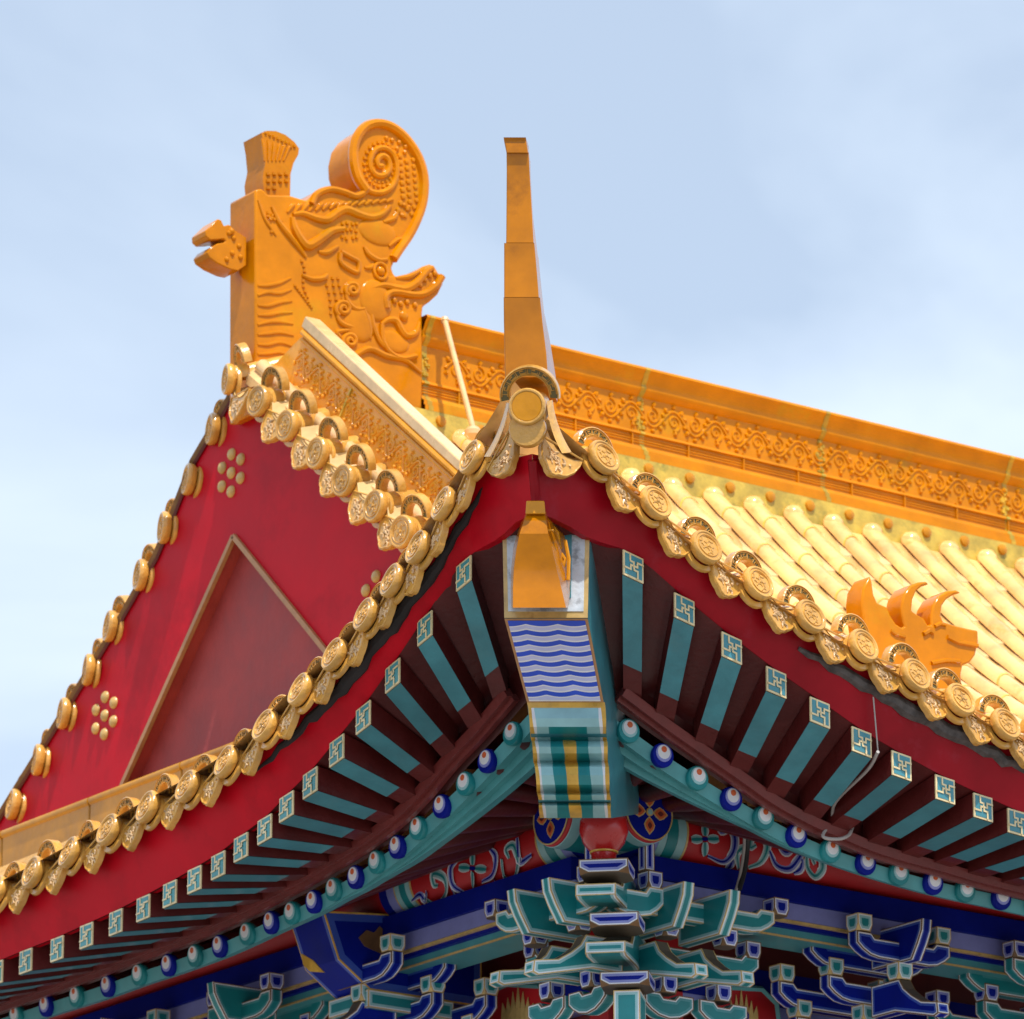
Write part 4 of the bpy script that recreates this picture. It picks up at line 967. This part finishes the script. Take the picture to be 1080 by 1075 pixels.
PB = ['gold', 'brown', 'white', 'lav', 'blue']; PBm = ['gold', 'brown', 'white', 'blueM', 'blue']; PT = ['gold', 'gold', 'white', 'tealL', 'tealD']; PTm = ['gold', 'brown', 'white', 'teal', 'tealD']
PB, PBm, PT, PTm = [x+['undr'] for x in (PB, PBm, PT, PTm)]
ZT = ZP-.02                                          # underside of the moulding the brackets carry
def pt_(o, name, mb, pal, par): return obj(name, mb, pal, par, rings=RG, sharp=30)
def bracket(label, o, t, n, blue, grp='bracket clusters under the eave beams', head=True):
    t, n = V(t), V(n); r_ = thing('bracket_cluster', label, 'bracket', o, grp); A_, B_ = (PBm, PT) if blue else (PTm, PB)
    u = V((0, 0, 1))
    def blocks(lst):
        for p in lst: mb = MB(); blk(mb, p, t, n); pt_(o, 'block', mb, B_, r_)
    def arms(lst):
        for p, hf in lst: mb = MB(); arm(mb, p, t, n, hf); pt_(o, 'arm', mb, A_, r_)
    z0 = o.z
    arms([(o+u*-.118+n*.02, .235), (o+u*-.118-n*.20, .285), (o+u*-.248-n*.20, .20), (o+u*-.248-n*.40, .285), (o+u*-.38-n*.40, .20)])
    bl = [(s*.20, -.034, .02) for s in (-1, 1)]+[(s*.25, -.034, -.20) for s in (-1, 1)]+[(0, -.20, .02)]+[(s*.165, -.165, -.20) for s in (-1, 1)]+[(s*.25, -.165, -.40) for s in (-1, 1)]+[(0, -.33, -.20)]+[(s*.165, -.297, -.40) for s in (-1, 1)]+[(0, -.46, -.40)]
    blocks([o+t*a+u*z+n*d for a, z, d in bl])
    if head:
        mb = MB(); nosep(mb, o+u*-.095+n*.02, t, n); pt_(o, 'nose', mb, A_, r_)
    mb = MB(); beak(mb, o+u*-.275+n*.02, t, n); pt_(o, 'beak', mb, A_, r_)
    mb = MB(); beak(mb, o+u*-.405-n*.18, t, n); pt_(o, 'beak', mb, A_, r_)
    return r_
BO = PC-.14; xc = at(945, 1000, y=BO).x
sets = [(V((xc, BO, ZT)), True, 'blue bracket cluster with teal blocks, next to the corner cluster below the tiled slope'), (V((xc+.80, BO, ZT)), False, 'teal bracket cluster with blue blocks at the edge below the tiled slope')]
for o, bl_, lab in sets: bracket(lab, o, (1, 0, 0), (0, -1, 0), bl_)
yc = at(388, 1008, x=BO).y
bracket('blue bracket cluster hidden partly behind the big blue beam head', V((BO, yc, ZT)), (0, 1, 0), (-1, 0, 0), True, head=False)
bracket('teal bracket cluster beyond the big blue beam head under the gable', V((BO, yc+.86, ZT)), (0, 1, 0), (-1, 0, 0), False)
bracket('blue bracket cluster beyond the teal one under the gable side eave', V((BO, yc+1.72, ZT)), (0, 1, 0), (-1, 0, 0), True)
# big beam head over the column
bh = thing('corbel_beam', 'large deep blue beam head with gold diamond jutting out under the eave', 'beam', V((1.0, yc+.1, ZP-.2)))
fxp = .98
pA = at(341, 961, x=fxp); yy = pA.y
prof_ = [(fxp, pA.z), (fxp+.012, at(357, 1012, y=yy).z), ]
p2, p3 = at(357, 1012, y=yy), at(390, 1044, y=yy)
ol = [V((fxp, yy, pA.z)), V((p2.x, yy, p2.z)), V((p3.x, yy, p3.z)), V((1.75, yy, p3.z)), V((1.75, yy, pA.z+.03)), V((fxp+.30, yy, pA.z+.03))]
b = MB(); painted(b, ol, V((0, .235, 0))); obj('beam_body', b, ['gold', 'goldb', 'blueM', 'blueM', 'blue', 'undr'], bh, rings=[{'min': .001, 'inner': 4}, (.007, 1), (.004, 2), (.026, 3)], sharp=30)
b = MB(); c = V((fxp+.06, yy+.12, (p2.z+p3.z)/2+.06)); c = at(320, 1020, x=fxp-.005)
q2 = [at(*p, x=fxp-.001) for p in ((319, 1006), (331, 1013), (343, 1026), (328, 1025), (321, 1018))]; b.prism(q2, V((-.006, 0, 0))); obj('gold_diamond', b, 'goldb', bh)
b = MB(); q2 = [at(*p, y=yy-.001) for p in ((378, 989), (386, 981), (394, 984), (400, 977), (403, 980), (402, 1006), (392, 1002), (384, 998))]; b.prism(q2, V((0, -.004, 0))); obj('gold_leaf', b, 'brown', bh)
b = MB(); b.aab((p3.x-.02, yy-.02, p3.z-.075), (1.6, yy+.26, p3.z-.003)); obj('support_block', b, PT, bh, rings=RG)

# corner cluster
oc = V((PC, PC, ZT)); cc = thing('corner_bracket_cluster', 'teal bracket cluster with blue blocks under the corner beam and red vase', 'bracket', oc)
u = V((0, 0, 1)); dg = V((-.7071, -.7071, 0)); lt = V((.7071, -.7071, 0))
for t, n in ((V((1, 0, 0)), V((0, -1, 0))), (V((0, 1, 0)), V((-1, 0, 0)))):
    n = V(n); of = 0 if t.x > .5 else -.2; q = oc+n*.14+t*of
    for a in (.12, .34):
        mb = MB(); nosep(mb, q+t*a+u*-.125+n*.03, t, n, .18, h=.16); pt_(oc, 'nose', mb, PT, cc)
        mb = MB(); beak(mb, q+t*(a-.01)+u*-.285+n*.02, t, n, .27); pt_(oc, 'beak', mb, PT, cc)
    for a in (.15, .43):
        mb = MB(); blk(mb, q+t*a+u*-.188+n*.03, t, n); pt_(oc, 'block', mb, PB, cc)
    mb = MB(); arm(mb, q-t*of+u*-.10+n*.02, t, n, .66+of, one=1); pt_(oc, 'arm', mb, PT, cc)
    mb = MB(); blk(mb, q+t*.69+u*-.03+n*.02, t, n); pt_(oc, 'block', mb, PB, cc)
    mb = MB(); arm(mb, q+t*.2-t*of+u*-.23-n*.18, t, n, .54+of, one=1); pt_(oc, 'arm', mb, PTm, cc)
    mb = MB(); blk(mb, q+t*.71+u*-.16-n*.18, t, n); pt_(oc, 'block', mb, PB, cc)
    mb = MB(); blk(mb, q+t*.06+u*-.02+n*.05, t, n, .034, .034); pt_(oc, 'block', mb, PB, cc)
    mb = MB(); arm(mb, q-t*.04-t*of*.5+u*-.11+n*.055, t, n, .14, h=.12); pt_(oc, 'arm', mb, PT, cc)
    mb = MB(); mb.box(q+t*.05+n*.04+u*.085, t*.022, n*.022, u*.066); pt_(oc, 'post', mb, PB, cc)
    for a, z in ((.24, -.37), (.50, -.37)):
        mb = MB(); blk(mb, q+t*a+u*z-n*.10, t, n); pt_(oc, 'block', mb, PB, cc)
        mb = MB(); arm(mb, q+t*a+u*(z-.085)-n*.10, t, n, .115); pt_(oc, 'arm', mb, PTm, cc)
def dbeak(c, ln):
    mb = MB(); pr_ = [(-.30, .05), (.02, .05), (.05, .0), (.10, -.04), (ln, -.075), (ln+.004, -.12), (ln-.03, -.125), (-.02, -.10), (-.30, -.10)]
    painted(mb, [c+dg*x+u*z-lt*.075 for x, z in pr_], lt*.15, (0, 1, 2, 3), (4,)); pt_(oc, 'beak', mb, PT, cc)
for (px, py, s, ) in ((640, 931, 1.70), (650, 991, 1.83)):
    dbeak(at(px, py, s=s), .30)
for px, py, s in ((640, 919, 1.45), (651, 975, 1.62), (662, 1037, 1.75)):
    mb = MB(); blk(mb, at(px, py, s=s), lt, dg, .092, .026); pt_(oc, 'block', mb, PB, cc)
mb = MB(); p_ = at(664, 1049, s=1.78); mb.box(p_+u*-.16, lt*.05, dg*.08, u*.16); pt_(oc, 'post', mb, PT, cc)
# red vase
vc = at(637, 913, s=1.47)
b = MB(); b.lathe([(.0005, 0), (.048, 0), (.052, .012), (.046, .02), (.046, .045), (.052, .052), (.078, .085), (.092, .13), (.088, .17), (.07, .20), (.05, .21), (.0005, .21)], vc, V((0, 0, 1)), V((1, 0, 0)), 32)
vz = thing('vase_support', 'small red lacquered vase propping up the corner beam', 'vase', vc); obj('vase_body', b, 'vase', vz)
b = MB()
for z, r_ in ((.006, .053), (.049, .050)): b.tube([vc+V((math.cos(a)*r_, math.sin(a)*r_, z)) for a in [2*math.pi*k/32 for k in range(33)]], .0045, 6)
obj('gilt_band', b, 'goldb', vz)

# flame panels low between the brackets
for side, (px, py) in (('l', (560, 1068)), ('r', (771, 1072))):
    kw = {'x': 1.84} if side == 'l' else {'y': 1.84}; back_ = V((1, 0, 0)) if side == 'l' else V((0, 1, 0)); sgn = 1
    pn = thing('flame_panel', 'dark red panel with golden flames ' + ('below the gable side eave' if side == 'l' else 'and a blue pearl below the tiled slope eave'), 'panel', at(px, py, **kw))
    ol = [(-42, 40), (-40, 0), (-30, -20), (-12, -28), (22, -26), (38, -10), (44, 40)]
    b = MB(); b.prism([at(px+x, py+y, **kw)-back_*.06 for x, y in ol], back_*.05); obj('panel_board', b, 'frieze', pn)
    b = MB(); ps = [at(px+x, py+y, **kw)-back_*.062 for x, y in ol]; b.tube(ps, .012, 4); obj('teal_border', b, 'teal', pn)
    b = MB()
    for k in range(7):
        x = -15+5*k; hh = 26-abs(k-3)*6; b.prism([at(px+x-3, py+14, **kw)-back_*.063, at(px+x+3, py+14, **kw)-back_*.063, at(px+x+2.5, py+4-hh*.4, **kw)-back_*.063, at(px+x+(k-3)*.4, py-hh, **kw)-back_*.063, at(px+x-2, py+3-hh*.4, **kw)-back_*.063], -back_*.003)
    obj('gold_flame', b, 'gold', pn)
    if side == 'r':
        b = MB(); c = at(px, py+3, **kw)-back_*.068; b.ball(c, .03, 14, mi=0); b.ball(c+V((-.006, -.016, .010)), .017, 10, mi=1); obj('pearl', b, ['blue', 'white'], pn)

# ------------------------------------------------------------------ cables and stay
b = MB(); b.tube([at(469, 338, y=YR-.03), at(500, 456, y=2.74)], .0125, 10); b.ball(at(469, 338, y=YR-.03), .02, 8)
st0 = thing('stay_rod', 'thin cream painted rod leaning from the main ridge down to the tiles', 'rod', at(500, 456, y=2.74)); obj('rod', b, 'cream', st0)
b = MB(); b.ball(at(499, 457, y=2.74), .04, 10, (1, 1, .8)); obj('foot', b, 'cream', st0)
b = MB(); b.tube(spline([at(921, 735, y=.05), at(924, 770, y=.08), at(926, 793, y=.10)], 6), .0028, 6); b.tube(spline([at(926, 793, y=.09), at(915, 812, y=.2), at(882, 845, y=.45), at(877, 866, y=.53), at(868, 882, y=.52), at(884, 885, y=.5), at(895, 881, y=.5), at(899, 873, y=.52)], 8), .0065, 8)
tag(obj('white_cable', b, 'wire'), 'pale cable drooping under the rafters below the horned beast', 'cable')
b = MB(); b.tube(spline([at(785, 850, y=1.0), at(788, 880, y=1.16), at(785, 915, y=1.2), at(779, 938, y=1.2)], 6), .013, 8); b.tube(spline([at(783, 862, y=1.0), at(785, 890, y=1.16), at(781, 920, y=1.2), at(776, 940, y=1.2)], 6), .006, 8, 1)
tag(obj('black_cable', b, ['black', 'wire']), 'dark cable hanging across the painted frieze onto the bracket', 'cable')
